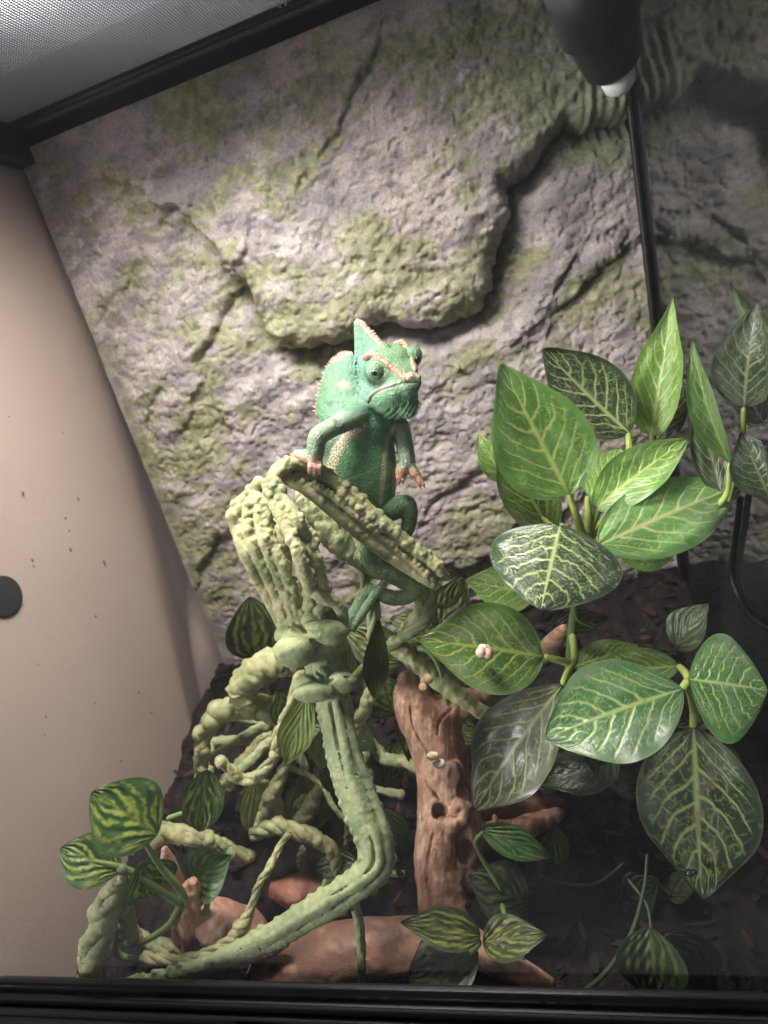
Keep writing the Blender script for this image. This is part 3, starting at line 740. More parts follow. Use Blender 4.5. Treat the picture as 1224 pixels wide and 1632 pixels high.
# near arm: shoulder, elbow, forearm, hand closed on the vine
fc.chain([(574,655,14,20),(562,664,-2,18),(540,676,-20,15),(516,689,-30,13.5),(506,697,-31,13),(503,715,-27,12.5),(501,729,-24,12)], 6, n=16)
fc.chain([(500,731,-24,11),(488,728,-20,10),(475,727,-12,8),(466,732,-2,5)], 4)
for dx, dy in ((-6,0),(1,3),(8,0)):
    fc.chain([(502+dx*.6,732,-27,7),(502+dx,744+dy*.5,-31,5.6),(501+dx*1.1,753+dy,-27,4.2)], 2)
for dx in (-5,3): fc.chain([(486,726+dx,-18,6),(472,727+dx,-12,4.6),(465,731+dx,-4,3.4)], 2)
# far arm hanging, split hand
fc.chain([(622,664,38,17),(636,682,34,14.5),(643,702,30,12.5),(647,722,24,11.5),(648,734,21,11)], 6, n=12)
fc.chain([(647,736,20,11),(641,750,17,10.5),(637,760,15,7)], 4); fc.chain([(636,755,14,5),(636,767,12,3)], 3); fc.chain([(641,757,13,5),(642,766,11,3.2)], 3)
fc.chain([(651,738,19,9),(661,754,15,7.5),(669,766,12,5)], 4); fc.chain([(668,762,12,4.6),(675,772,9,3)], 2); fc.chain([(664,760,14,4.5),(669,773,12,3)], 2)
# hind legs
fc.chain([(600,806,50,20),(622,812,44,18),(642,805,40,15),(650,806,38,12.5),(653,822,40,11.5),(650,842,46,10),(643,856,52,8)], 5, n=16)
fc.chain([(640,856,50,8),(628,850,40,7),(618,842,30,6)], 4)
fc.chain([(575,790,42,20),(560,800,36,14),(570,808,26,10),(578,800,12,7),(579,794,2,6),(577,798,-7,4.5)], 5, n=14)
# tail
fc.chain([(597,812,50,20),(594,850,56,17),(588,880,58,14),(598,905,60,12),(625,918,58,12),(652,930,52,12),(660,942,48,11),(645,952,44,11),(620,952,46,11),(600,942,50,10),(582,948,48,9),(570,968,44,9),(556,992,40,8),(548,1012,38,6)], 4, n=50)
fc.chain([(612,930,40,6),(596,950,36,6.5),(580,975,34,6),(563,1002,36,5)], 3, n=14)
fc.noise(.7, .10, 2, 3); fc.noise(.25, .33, 1, 6, 4)
V, Q = fc.nets(); x, y, z = V.T; Vw = warp(V, TC)
# colouring
teal = np.array((.14,.285,.165)); green = np.array((.125,.29,.13)); pale = np.array((.33,.43,.30)); pink = np.array((.56,.225,.175)); cream = np.array((.60,.50,.34)); dark = np.array((.018,.055,.035))
n1 = fbm(V, .05, 3, 91); n2 = fbm(V, .35, 2, 93)
c = mix(teal, green, sst(640,720,y)); 
c = mix(c, (.14,.33,.25), np.exp(-((x-578)/22)**2-((y-580)/60)**2)*.8)
crown = inpoly(x,y,[(590,560),(613,548),(634,540),(655,560),(664,592),(645,604),(610,580)]); c = mix(c, (.19,.35,.17), crown*.85)
gul = (x > 588) & (y > 622) & (z < 25) & (y < 682) & (x+y*.55 > 935); c = mix(c, (.16,.33,.185), gul*.9)
arm = ((y > 655) & (y < 735) & (z < sst(655,690,y)*-30+20) & (x < 590-(y-655)*.5) & (z < 0)) | ((x > 630) & (y > 675) & (y < 745) & (x-632 > (y-675)*.0))
c = mix(c, pale, arm*.75)
belly = (y > 690) & (x > 535) & (x < 632) & (y < 815) & ~arm; c = mix(c, (.15,.36,.16), belly*.7)
tailm = (y > 840); c = mix(c, (.27,.40,.22), tailm*.85); c = mix(c, (.34,.42,.24), tailm*(x > 605)*.7)
leg = (x > 600) & (y > 794) & (y < 862) & (z < 70); c = mix(c, (.10,.17,.075), leg*sst(600,640,x)*.8)
sc_ = sst(.02,.30,voro(np.stack([x+z*.4,y+z*.3],1)/3.0, 8)); c = c*(.78+.27*sc_)[:,None]
c = c*(1+(n1-.5)*.55)[:,None]*(1+(n2-.5)*.5)[:,None]
c = mix(c, dark*2.2, (sst(.60,.72,fbm(V,.075,3,97))*(y > 590)*(y < 690)*(x < 575)*.7))
c = mix(c, (.50,.44,.25), np.exp(-((x-548)/8)**2-((y-613)/6)**2)*(z < 75))
cells = voro(np.stack([x,y],1)/5.2, 5); cell = sst(.08,.26,cells)
band = np.exp(-(segd(x,y,[(578,678),(553,694),(537,718),(527,745),(523,775)])/9.5)**4)*(~arm)*(z < 60)
c = mix(c, cream*(.25+.75*cell)[:,None], band*.95)
dk = np.exp(-(segd(x,y,[(520,700),(521,725),(526,712),(548,695)])/9)**2)*(~arm)*(z < 60)*(1-band); c = mix(c, dark, dk*.85)
mid = np.exp(-(segd(x,y,[(628,680),(618,700),(612,730),(611,765),(606,800)])/(4.2))**4)*(~arm)*(z < 60); c = mix(c, cream*(.6+.5*n2)[:,None], mid*.9)
def d3(pts, n=40):
    S_ = spline(pts, n); d_ = np.full(len(V), 1e9)
    for s_ in S_: d_ = np.minimum(d_, ((V-s_)**2).sum(1))
    return np.sqrt(d_)
for pts, w in ((bl,6.0),(br,5.8),([(569,513,34),(580,518,30),(597,536,19),(613,552,9)],6.2)):
    c = mix(c, pink*(.75+.5*n2)[:,None], sst(w+1.2,w-1.5,d3(pts)))
c = mix(c, (.46,.24,.17), sst(9,5,d3([(648,600,-42),(658,599,-44),(667,600,-44)],10))*.8)
c = mix(c, (.42,.46,.34), np.exp(-(segd(x,y,[(m_[0],m_[1]-4) for m_ in mouth])/2.6)**2)*(z < 10)*.75)
c = mix(c, (.30,.22,.17), np.exp(-(segd(x,y,mouth)/1.8)**2)*(z < 12)*.85)
ed = np.hypot(x-600,y-591); eye = (ed < 18) & (z < -12); c = mix(c, np.array((.20,.37,.19))*(.62+.5*sst(-.2,.8,np.sin(ed*1.45)))[:,None], eye*.9)
c = mix(c, dark, np.exp(-((ed-20.5)/2.6)**2)*(z < -2)*(y > 584)*.7)
er = (np.hypot(x-660,y-567) < 17) & (x > 656) & (z < 30) & (d3(br) > 6); c = mix(c, (.18,.34,.17), er*.9)
hand = ((y > 722) & (x < 512) & (z < 10)) ; c = mix(c, (.56,.26,.21), hand*sst(722,742,y+np.abs(x-500)*.5)*.9)
hand2 = (y > 738) & (x > 625) & (y < 785) & (z < 40); c = mix(c, (.60,.28,.20), hand2*sst(738,756,y)*.9)
c = mix(c, (.30,.34,.27), ((y > 717) & (y < 732) & (x > 632) & (x < 662))*(.5+.5*np.sin(y*1.6))*.6)
ft = (np.hypot(x-578,y-797) < 11) & (z < 12); c = mix(c, (.55,.30,.26), ft*.9)
M_skin = vcmat('reptile_skin', .48, [('scale', 850, .62), ('noise', 500, .25)], .0009, .4)
c = np.where((d3(bl) > 7)[:,None] & (y < 900)[:,None] & (c[:,1] > c[:,0]*1.05)[:,None], c*.80, c)
body = mesh('body', Vw, orient(Vw,Q), M_skin, cham, c)
# eyes: dark pupils set into the turrets
M_pupil = plain('pupil', (.006,.006,.006), .12, .7)
def blob(cx, cy, cz, r, name, m, parent, sq=(1,1,1), t0=TC):
    th = np.linspace(.05,np.pi-.05,13); ph = np.linspace(0,2*np.pi,20,endpoint=False)
    v = np.array([[cx+r*sq[0]*math.sin(a)*math.cos(b_), cy+r*sq[1]*math.sin(a)*math.sin(b_), cz+r*sq[2]*math.cos(a)] for a in th for b_ in ph])
    f = [(i_*20+j,i_*20+(j+1)%20,(i_+1)*20+(j+1)%20,(i_+1)*20+j) for i_ in range(12) for j in range(20)]+[tuple(range(20))[::-1],tuple(range(240,260))]
    return mesh(name, warp(v, t0), f, m, parent)
ze = fc.front(597,594); blob(597,594,ze+2.2,5.6,'pupil',M_pupil,body,(1.1,.95,.7))
ze = fc.front(664,572); blob(665,573,(ze if ze else 0)+2,5,'pupil',M_pupil,body,(.8,1.2,.8))
# crest of small spines along the back, beard of spines under the chin
def spines(pts, n, hgt, wid, dirs, name, colr, jit=.2):
    S_ = spline(pts, n); out = []
    for k, s_ in enumerate(S_):
        hh_ = hgt*np.random.uniform(1-jit,1+jit); d_ = np.array(dirs(k/(n-1))); d_ = d_/np.linalg.norm(d_)
        u_ = np.cross(d_, [0,0,1.0]); u_ /= np.linalg.norm(u_); w_ = np.cross(d_, u_)
        ring = [s_-d_*2+wid*(u_*math.cos(a)+w_*math.sin(a)) for a in np.linspace(0,2*np.pi,7)[:-1]]
        mid_ = [s_+d_*hh_*.5+wid*.62*(u_*math.cos(a)+w_*math.sin(a)) for a in np.linspace(0,2*np.pi,7)[:-1]]
        v = np.array(ring+mid_+[s_+d_*hh_]); f = [(j,(j+1)%6,6+(j+1)%6,6+j) for j in range(6)]+[(6+j,6+(j+1)%6,12) for j in range(6)]
        out.append((v,f))
    v, f = join(out); cl = np.tile(np.array(colr),(len(v),1)); return mesh(name, warp(v, TC), f, M_skin, cham, cl)
spines([(563,567,76),(552,566,78),(538,573,80),(527,587,82),(518,608,84),(511,632,85),(506,656,86)], 26, 9.0, 2.7, lambda t: (-.5-t*.5,-1+t*.75,.1), 'dorsal_crest', (.62,.36,.30))
sp = []
for x_, y_ in spline([(669,640),(668,652),(663,664),(655,672),(644,677)], 16):
    xx = x_
    while xx > 600 and fc.front(xx, y_) is None: xx -= 1
    sp.append((xx-.5, y_, (fc.front(xx,y_) or 0)+3))
spines(sp, 16, 5.5, 1.7, lambda t: (1-t*.7,.25+t*.8,-.1), 'gular_crest', (.50,.50,.40))
# claws
M_claw = plain('claw', (.30,.22,.17), .35, .5)
for a_, b_ in (((675,772,9),(677,778,8)),((669,773,12),(670,779,11)),((636,767,12),(636,773,11)),((642,766,11),(643,772,10)),((495,755,-27),(494,761,-24)),((503,757,-27),(503,763,-24)),((510,754,-27),(511,760,-24))):
    v, f = tube(warp(np.array([a_,((a_[0]+b_[0])/2,(a_[1]+b_[1])/2,a_[2]),b_],float), TC), [.0011,.0008,.0003], seg=8, n=8); mesh('claw', v, f, M_claw, body)

# ================================================================== driftwood
M_wood = vcmat('driftwood', .55, [('noise', 90, .3), ('noise', 600, .45)], .0012, .35, .10, 90)
def wood_col(V, ax, seed, c0=(.40,.22,.145), c1=(.64,.40,.285), c2=(.27,.155,.105)):
    G = V@np.array([ax,np.cross(ax,[.3,.9,.2]),np.cross(ax,[.9,-.2,.3])]).T*[.12,1,1]
    c = mix(c0, c1, sst(.38,.62,fbm(G, 260, 4, 101+seed,.65))); c = mix(c, c2, sst(.52,.70,fbm(V, 45, 3, 103+seed))*.75)
    return mix(c, (.55,.25,.17), sst(.56,.70,fbm(V,38,2,107+seed))*.5)
WT = depth(705,1290,.13)
fw = Field(600,910,1060,1585,-80,90,1.5)
fw.chain([(648,1082,0,12),(652,1110,0,20),(672,1140,0,36),(694,1180,0,40),(706,1230,0,38),(712,1290,0,43),(706,1350,0,40),(704,1400,4,38),(712,1460,0,42),(722,1540,-10,50),(724,1600,-16,56)], 12, n=26)
fw.chain([(690,1150,0,30),(715,1130,-4,26),(742,1118,-8,22),(768,1110,-10,15)], 12)
fw.chain([(735,1290,-5,28),(748,1330,-8,26),(742,1365,-12,24)], 8); fw.chain([(740,1340,0,26),(790,1330,8,22),(840,1318,14,18),(885,1300,18,14)], 10)
fw.chain([(720,1390,-6,24),(760,1400,2,26),(800,1390,10,18)], 10)
fw.ell((723,1235,-34),(19,27,16),3); fw.ell((722,1234,-50),(15,22,4),2,cut=True)
z_ = fw.front(700,1293) or -40; fw.ell((700,1293,z_),(13,15,16),4,cut=True)
fw.chain([(706,1310,z_,9),(722,1315,z_-3,10),(740,1305,z_,9),(745,1288,z_+2,8),(733,1280,z_,7),(724,1290,z_-4,7)], 4)
z_ = fw.front(742,1358) or -35; fw.ell((742,1358,z_),(16,22,9),5,cut=True)
for pts in ([(652,1110),(660,1160),(690,1210)],[(668,1230),(690,1262),(700,1275)],[(690,1330),(680,1390),(690,1450)],[(720,1130),(700,1150),(698,1170)],[(756,1262),(750,1275),(752,1300)]):
    carve(pts, 2.4, 0, 14, fw)
fw.noise(4.0, .02, 2, 25); fw.noise(2.2, .10, 3, 28, st=(1,.16,1)); fw.noise(.8, .12, 2, 29)
V, Q = fw.nets(); Vw = warp(V, WT)
cw = wood_col(Vw, np.array([.1,-.2,.97]), 0)
x, y = V[:,0], V[:,1]
cw = mix(cw, (.20,.125,.085), ((np.hypot((x-722)/16,(y-1235)/23) < 1) & (V[:,2] < 0))*.9)
cw = mix(cw, (.10,.06,.045), (np.hypot(x-700,y-1293) < 14)*(V[:,2] < 0)*.6)
cw = mix(cw, (.16,.10,.075), (np.hypot((x-742)/15,(y-1358)/21) < 1)*(V[:,2] < 0)*.8)
tag(mesh('driftwood', Vw, orient(Vw,Q), M_wood, None, cw), 'upright brown driftwood trunk with cut knots and two short horns', 'driftwood')
def ptap(label, pts, seed, lump=.22, lf=45, cols=None, ax=(.9,.1,.1), end=None):
    q = [T(*p_) for p_ in pts]; v, f = tube([a for a,_ in q],[b_ for _,b_ in q], seg=48, lump=lump, lf=lf, seed=seed)
    G_ = v@np.array([ax,np.cross(ax,[.3,.9,.2]),np.cross(ax,[.9,-.2,.3])]).T*[.14,1,1]
    v = v+((fbm(v,180,3,seed+7)-.5)*.0030+(fbm(G_,300,3,seed+9)-.5)*.0034)[:,None]*np.array([.5,-.7,.5])
    c_ = wood_col(v, np.array(ax), seed, *(cols or ()))
    return v, f, c_
def wood(label, pts, seed, name='driftwood', **k):
    v, f, c_ = ptap(label, pts, seed, **k); return tag(mesh(name, v, f, M_wood, None, c_), label, 'driftwood', 'driftwood pieces')
PK = ((.40,.20,.145),(.66,.40,.30),(.28,.145,.105))
wood('pale barkless log lying along the front rail', [(420,1545,.055,34),(490,1530,.055,44),(560,1518,.056,46),(630,1512,.058,44),(700,1510,.062,40),(760,1520,.06,34)], 1, lump=.12, lf=30, cols=((.24,.13,.085),(.50,.32,.225),(.17,.10,.07)))
wood('slender driftwood root tapering towards the front rail', [(740,1500,.05,26),(790,1530,.04,22),(840,1553,.032,17),(885,1572,.026,8)], 2)
wood('upright splintered pink wood spike beside the striped leaves', [(262,1350,.062,4),(268,1375,.062,12),(278,1410,.062,16),(288,1450,.06,17),(294,1500,.058,18),(300,1560,.05,20)], 3, cols=PK, ax=(.1,.1,.97))
wood('short broken pink wood stub wedged beside the spike', [(308,1402,.05,6),(306,1415,.05,15),(303,1435,.05,17),(300,1452,.05,18),(304,1500,.05,15),(305,1560,.045,15)], 4, cols=PK, ax=(.1,.1,.97))
wood('chunky broken pink wood block in front of the pale log', [(318,1452,.06,26),(345,1466,.06,34),(375,1484,.058,34),(405,1510,.055,30),(440,1536,.05,24)], 5, cols=PK, lump=.35)
wood('reddish driftwood lump half hidden behind the elbow', [(430,1418,.09,12),(468,1422,.09,24),(515,1430,.09,26),(560,1436,.09,20)], 6, cols=((.26,.10,.07),(.38,.17,.12),(.16,.07,.05)), lump=.15)
wood('small brown branch tip above the olive veined leaf', [(850,1060,.2,12),(872,1035,.19,16),(890,1012,.185,13),(900,1000,.18,7)], 7)
wood('thin pink wood splinter lying under the thick vine', [(380,1545,.045,10),(410,1525,.045,13),(440,1510,.045,10),(462,1500,.045,4)], 8, cols=PK)
wood('dark reddish wood lump behind the drooping dark leaf', [(770,1300,.17,20),(810,1290,.17,24),(860,1285,.17,22),(900,1290,.17,14)], 9, cols=((.22,.09,.065),(.34,.16,.11),(.12,.06,.045)), lump=.2)
# a few chips and pellets one can pick out
def crumb(label, name, cat, px_, py_, Y_, r, colr, n=6, group=None, seed=0, m=None, st=(1,1,1)):
    r2 = np.random.RandomState(seed); out = []; s_ = depth(px_,py_,Y_)/F; c0 = at(px_,py_,Y_)
    for k in range(n):
        o_ = np.clip(r2.normal(0,.32,3),-.6,.6)*r*s_; rr = r*s_*r2.uniform(.45,.7)*np.array(st)
        th = np.linspace(.2,np.pi-.2,6); ph = np.linspace(0,2*np.pi,9,endpoint=False)
        v = np.array([[math.sin(a)*math.cos(b_),math.sin(a)*math.sin(b_),math.cos(a)] for a in th for b_ in ph]); v = v*(1+.5*(fbm(v+k*9+seed,1.6,2)-.5))[:,None]*rr+c0+o_
        out.append((v,[(i_*9+j,i_*9+(j+1)%9,(i_+1)*9+(j+1)%9,(i_+1)*9+j) for i_ in range(5) for j in range(9)]+[tuple(range(9))[::-1],tuple(range(45,54))]))
    v, f = join(out); cl = np.tile(np.array(colr),(len(v),1))*(.8+.4*fbm(v,400,2,seed))[:,None]
    return tag(mesh(name, v, f, m or M_wood, None, cl), label, cat, group)
crumb('pale pink food crumb resting on the olive veined leaf', 'food_crumb', 'crumb', 773, 1038, .106, 13, (.72,.48,.38), 7, seed=1)
crumb('pink crumb stuck at the end of the looping branch', 'food_crumb', 'crumb', 661, 935, .145, 8, (.68,.34,.30), 5, seed=2)
crumb('cream pellet lying on the upright driftwood trunk', 'food_pellet', 'pellet', 683, 1207, .096, 13, (.80,.72,.50), 1, seed=3, st=(1.3,.8,.9))
crumb('second cream pellet end lying against the upright trunk', 'food_pellet', 'pellet', 699, 1216, .096, 13, (.80,.72,.52), 1, seed=4, st=(1.2,.8,.9))
crumb('white flake on the trunk edge under its hollow knot', 'shed_flake', 'flake', 672, 1308, .115, 8, (.75,.70,.66), 1, seed=5, st=(.6,.6,1.7))
crumb('orange and cream crumbs between the horns of the trunk', 'food_crumb', 'crumb', 678, 1088, .12, 13, (.62,.42,.26), 3, seed=6)
crumb('orange bark chip beyond the thick vine', 'bark_chip', 'chip', 640, 1245, .19, 12, (.50,.18,.09), 1, seed=7, st=(.8,1,1.6))
crumb('amber pellet under the drooping grey leaf', 'food_pellet', 'pellet', 788, 1305, .125, 11, (.72,.42,.22), 1, seed=8, st=(.8,.8,1.5))
crumb('pinkish bark chip on the soil behind the trunk', 'bark_chip', 'chip', 635, 1272, .20, 15, (.16,.09,.085), 1, seed=9, st=(1.6,1,.7))

# ================================================================== leaves
M_leaf = vcmat('glossy_leaf', .36, [('noise', 350, .18)], .0006, .5, .08, 200, trans=.16, coat=.12)
M_leaf2 = vcmat('striped_leaf', .42, [('noise', 350, .2)], .0006, .45, .10, 200, trans=.14)
M_stem = plain('plant_stem', (.13,.22,.07), .5, .4, [('noise', 200, .2)], .0006, c2=(.20,.29,.09), scale=60)
M_stem2 = plain('yellow_stem', (.36,.42,.10), .5, .4, c2=(.26,.36,.09), scale=80)
M_stemd = plain('dark_stem', (.03,.05,.026), .5, .4, c2=(.045,.07,.035), scale=60)
def veins(u, s, ratio, seed, N=7, fine=.62):
    """veins of the big leaves: midrib, curved side veins, fine net between them"""
    P2 = np.stack([s*ratio, u, np.full(u.shape, seed*1.7)], 1)
    wv = (fbm(P2, 5, 3, seed)-.5)
    a = np.abs(s); wf = (fbm(P2, 22, 2, seed+9)-.5)
    ph = (u-.46*a**1.3*(1-.35*u)+wv*.10+wf*.006+.02)*N+np.where(s > 0, .38, 0)
    f = np.abs(ph-np.round(ph)); wid = (.075-.045*a)
    side = sst(wid+.035, wid-.01, f)*sst(.96,.78,a+np.abs(wv)*.4)*sst(.02,.08,u)*sst(1.0,.93,u)
    ph2 = (u+.10*a-wv*.25+wf*.03)*N*1.9+s*1.3; f2 = np.abs(ph2-np.round(ph2))
    tw = sst(.09,.03,f2)*sst(.12,.3,a)*sst(.93,.74,a)*sst(.45,.56,fbm(P2,9,2,seed+4))*.6
    q = np.stack([(s*ratio+wv*.12+wf*.02), (u-.30*a+wv*.06+wf*.02)], 1)
    net = sst(.11,.03,voro(q*[12,14]+seed*3.1, seed))*fine*sst(.32,.48,fbm(P2,10,2,seed+5))
    net2 = sst(.12,.03,voro(q*[25,27]+seed*5.3, seed+1))*fine*.45
    net = np.maximum(net, net2*.4)*sst(.96,.74,a+np.abs(wv)*.3)*sst(.01,.06,u)*sst(1,.9,u)
    rib = sst(.045*(1.15-u)/max(ratio,.3)+.026, .010, a*1.0)*sst(.995,.97,u)
    return np.clip(np.maximum(np.maximum(np.maximum(side, net), tw), rib), 0, 1), rib, side
def stripes(u, s, seed, mode):
    P2 = np.stack([s, u*1.6, np.full(u.shape, seed*1.3)], 1); wv = fbm(P2, 4, 3, seed)-.5; a = np.abs(s)
    if mode == 'long': ph = a*3.2+wv*1.0+u*.2
    else: ph = (u*.95-a*.75)*3.6+wv*1.3+np.where(s>0,.3,0)
    m = sst(-.05,.55,np.sin(ph*2*np.pi))*sst(1.0,.78,a+np.abs(wv)*.4)*sst(.02,.12,u)*sst(1.0,.86,u)
    m = m*sst(.34,.56,fbm(P2,6,3,seed+3)+.08)*(.55+.9*(fbm(P2,16,2,seed+6)-.2))
    m = np.clip(m,0,1)
    return m
def leaf(parent, base, tip, hw, kind='vein', nrm=(0,0,0), cup=.25, bend=.12, seed=0, cols=None, twist=0.0, shape=.42, tipsharp=1.0, mode='chev', fine=.62, res=None, wave=.03, tipcurl=0.0, speck=False):
    b0 = at(*base); t0 = at(*tip)
    for P_ in (b0, t0): P_[0] = min(P_[0], W-.0025)
    hwm = hw*.5*(depth(*base)+depth(*tip))/F
    a = t0-b0; L = np.linalg.norm(a); a = a/L
    view = CAM-.5*(b0+t0); view /= np.linalg.norm(view)
    n = view+np.array(nrm); n = n-a*(n@a); n /= np.linalg.norm(n); s_ = np.cross(n, a)
    nu, nv = res or ((132,84) if kind == 'vein' else (70,44))
    u, s = np.meshgrid(np.linspace(0,1,nu), np.linspace(-1,1,nv), indexing='ij'); u = u.ravel(); s = s.ravel()
    pk = shape; e = math.log(.5)/math.log(pk); uu = u**e
    w = np.sin(np.pi*np.clip(uu,0,1))**.72*(1-.30*tipsharp*sst(.55,1,u)); w = np.maximum(w, .004)
    ratio = hwm*2/L
    if kind == 'vein':
        vm, rib, side = veins(u, s, ratio, seed, fine=fine)
        g0, g1, vc = cols or ((.030,.125,.022),(.060,.215,.035),(.50,.60,.16))
        P2 = np.stack([s*ratio,u,np.full(u.shape,seed)],1)
        c_ = mix(g0, g1, sst(.35,.65,fbm(P2,5,3,seed+2))); c_ = mix(c_, g1, sst(.80,1.0,np.abs(s))*.6); c_ = mix(c_, vc, vm*.92)
        c_ = mix(c_, (.34,.35,.29), sst(.50,.72,fbm(P2,3.2,4,seed+12))*.20); c_ = mix(c_, (.22,.15,.06), sst(.83,.90,vn(P2,17,seed+13))*.55); c_ = mix(c_, (.30,.24,.10), sst(.965,1.0,np.abs(s)+.06*(fbm(P2,20,2,seed+14)-.5))*.35)
        relief = -vm*.00035+rib*.0003
        if speck: c_ = mix(c_, (.62,.62,.55), sst(.80,.90,vn(P2,60,seed))*sst(.45,.6,fbm(P2,4,2,seed+8))*.8)
    else:
        g0, g1, vc = cols or ((.018,.050,.014),(.040,.095,.022),(.36,.42,.07))
        P2 = np.stack([s,u,np.full(u.shape,seed)],1)
        c_ = mix(g0, g1, sst(.35,.65,fbm(P2,5,3,seed+2)))
        vm = stripes(u, s, seed, mode) if kind == 'stripe' else 0*u
        c_ = mix(c_, vc, vm*.64); rb = sst(.10,.02,np.abs(s)); c_ = mix(c_, mix(g1,vc,np.full(1,.35))[0], rb*.5)
        if kind == 'plain':
            ph = (u*.9-np.abs(s)*.5)*9; f_ = np.abs(ph-np.round(ph)); c_ = mix(c_, vc, sst(.16,.04,f_)*.25*sst(1,.8,np.abs(s)))
        relief = vm*.0004+np.cos(((u*.95-np.abs(s)*.75)*4.6)*2*np.pi)*.0004*sst(1,.6,np.abs(s))
    wvn = fbm(np.stack([s*1.2,u*2.2,np.full(u.shape,seed*2.3)],1), 1.6, 2, seed)-.5
    hgt = bend*L*4*u*(1-u)*.5+cup*np.abs(s)**1.5*hwm*w*1.0+wave*L*wvn*2*np.abs(s)**.8-tipcurl*L*u**3
    ang = twist*(u-.5); S3 = s_*np.cos(ang)[:,None]+n*np.sin(ang)[:,None]
    P = b0+a*(u*L)[:,None]+S3*(s*w*hwm)[:,None]+n*(hgt+relief)[:,None]
    P[:,0] = np.minimum(P[:,0], W-.002)
    i_ = (np.arange(nu-1)[:,None]*nv+np.arange(nv-1)[None]).ravel()
    o = mesh('leaf', P, np.stack([i_,i_+nv,i_+nv+1,i_+1],1), M_leaf if kind == 'vein' else M_leaf2, parent, c_)
    return o
def stalk(parent, pts, m, name='stem', lump=.08):
    if m is M_stemd: pts = [(q[0],q[1],q[2],q[3]*.62) for q in pts]
    v, f = ptube(pts, seg=10, lump=lump, lf=200); return mesh(name, v, f, m, parent)
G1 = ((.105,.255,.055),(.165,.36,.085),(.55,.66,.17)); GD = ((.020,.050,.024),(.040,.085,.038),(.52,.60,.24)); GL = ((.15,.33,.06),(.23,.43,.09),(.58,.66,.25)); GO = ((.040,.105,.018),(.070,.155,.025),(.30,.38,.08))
upper = empty('veined_plant', at(930,1040,.17), 'upper leafy plant with bright green leaves netted in yellow veins', 'plant')
lf = lambda *a, **k: leaf(upper, *a, **k)
lf((880,850,.190),(788,700,.205),42,seed=31,cols=GO,nrm=(0,0,.2)); lf((806,770,.205),(762,692,.215),22,seed=32,cols=GL)
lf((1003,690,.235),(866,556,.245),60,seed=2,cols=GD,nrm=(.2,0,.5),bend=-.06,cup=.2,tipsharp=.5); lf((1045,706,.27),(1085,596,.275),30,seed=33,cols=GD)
lf((940,790,.195),(990,715,.21),40,seed=34,cols=GL,nrm=(0,0,.4)); lf((948,812,.180),(1096,700,.195),42,seed=7,cols=G1,nrm=(0,0,.5),tipsharp=.4)
lf((1038,694,.255),(1077,474,.26),39,seed=3,cols=GL,nrm=(-.35,0,0),cup=.45,bend=.05,shape=.36,tipsharp=1.6,tipcurl=-.05)
lf((985,880,.175),(1090,852,.185),40,seed=8,cols=G1,nrm=(0,0,-.3),tipsharp=.6)
lf((906,788,.165),(797,580,.160),78,seed=1,cols=G1,cup=.14,bend=-.05,shape=.36,tipsharp=.9)
lf((955,868,.150),(1191,771,.19),62,seed=4,cols=((.13,.35,.085),(.19,.43,.12),(.64,.70,.30)),nrm=(0,0,.25),cup=-.12,bend=.12,shape=.42)
lf((1164,738,.17),(1103,540,.175),24,seed=35,cols=((.06,.14,.03),(.09,.19,.045),(.22,.28,.09)),cup=.6,bend=.15,twist=.6,nrm=(-.6,0,0)); lf((1186,648,.160),(1222,478,.150),50,seed=36,cols=((.018,.04,.022),(.03,.06,.032),(.22,.25,.12)),nrm=(-.3,0,0)); lf((1226,790,.15),(1180,690,.165),38,seed=37,cols=((.018,.04,.022),(.03,.06,.032),(.18,.22,.10)),nrm=(0,0,.3)); lf((1150,790,.18),(1110,640,.21),26,seed=38,cols=((.02,.04,.018),(.03,.06,.025),(.14,.17,.06)))  # added dim leaves standing in for reflections in the side glass
lf((852,948,.165),(741,925,.16),38,seed=6,cols=GL,cup=.1,nrm=(0,0,.1))
lf((893,836,.140),(862,972,.110),106,seed=5,cols=GD,nrm=(.1,0,.7),cup=-.22,bend=.06,tipsharp=.15,wave=.06,speck=True)
for pts in (((906,786,.166,5),(918,820,.166,6),(932,862,.168,7)),((1002,690,.236,5),(1000,730,.22,6),(960,800,.185,6),(935,860,.17,6)),((1040,690,.256,5),(1035,720,.25,5),(990,790,.21,5),(938,862,.172,6)),((955,868,.152,5),(944,866,.16,6),(934,868,.168,7)),((893,838,.142,6),(912,850,.155,6),(932,866,.168,6)),
            ((850,947,.166,4),(890,920,.168,4),(926,885,.17,5)),((985,880,.176,4),(955,876,.174,5)),((936,790,.18,4),(938,820,.176,6),(936,858,.17,6)),((1164,736,.171,4),(1150,800,.175,5),(1060,850,.175,5),(945,870,.172,5)),((1186,648,.161,4),(1180,720,.17,4),(1160,800,.175,4)),((800,765,.2,4),(870,830,.19,4),(925,868,.175,5))):
    stalk(upper, pts, M_stem2, 'petiole')
stalk(upper, ((934,866,.17,8),(925,930,.172,8),(912,1000,.175,7),(905,1100,.18,7),(900,1200,.19,7)), M_stem, 'main_stem')
lower = empty('veined_plant', at(1085,1085,.09), 'lower spreading plant with darker green vein-netted leaves near the side glass', 'plant')
lf = lambda *a, **k: leaf(lower, *a, **k)
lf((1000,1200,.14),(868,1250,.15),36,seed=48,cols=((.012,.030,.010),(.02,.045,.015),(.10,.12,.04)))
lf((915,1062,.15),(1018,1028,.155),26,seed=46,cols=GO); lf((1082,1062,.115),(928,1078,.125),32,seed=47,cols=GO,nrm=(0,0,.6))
lf((866,1046,.130),(667,1020,.115),72,seed=11,cols=GO,cup=.16,bend=.08,nrm=(0,0,.3),shape=.42)
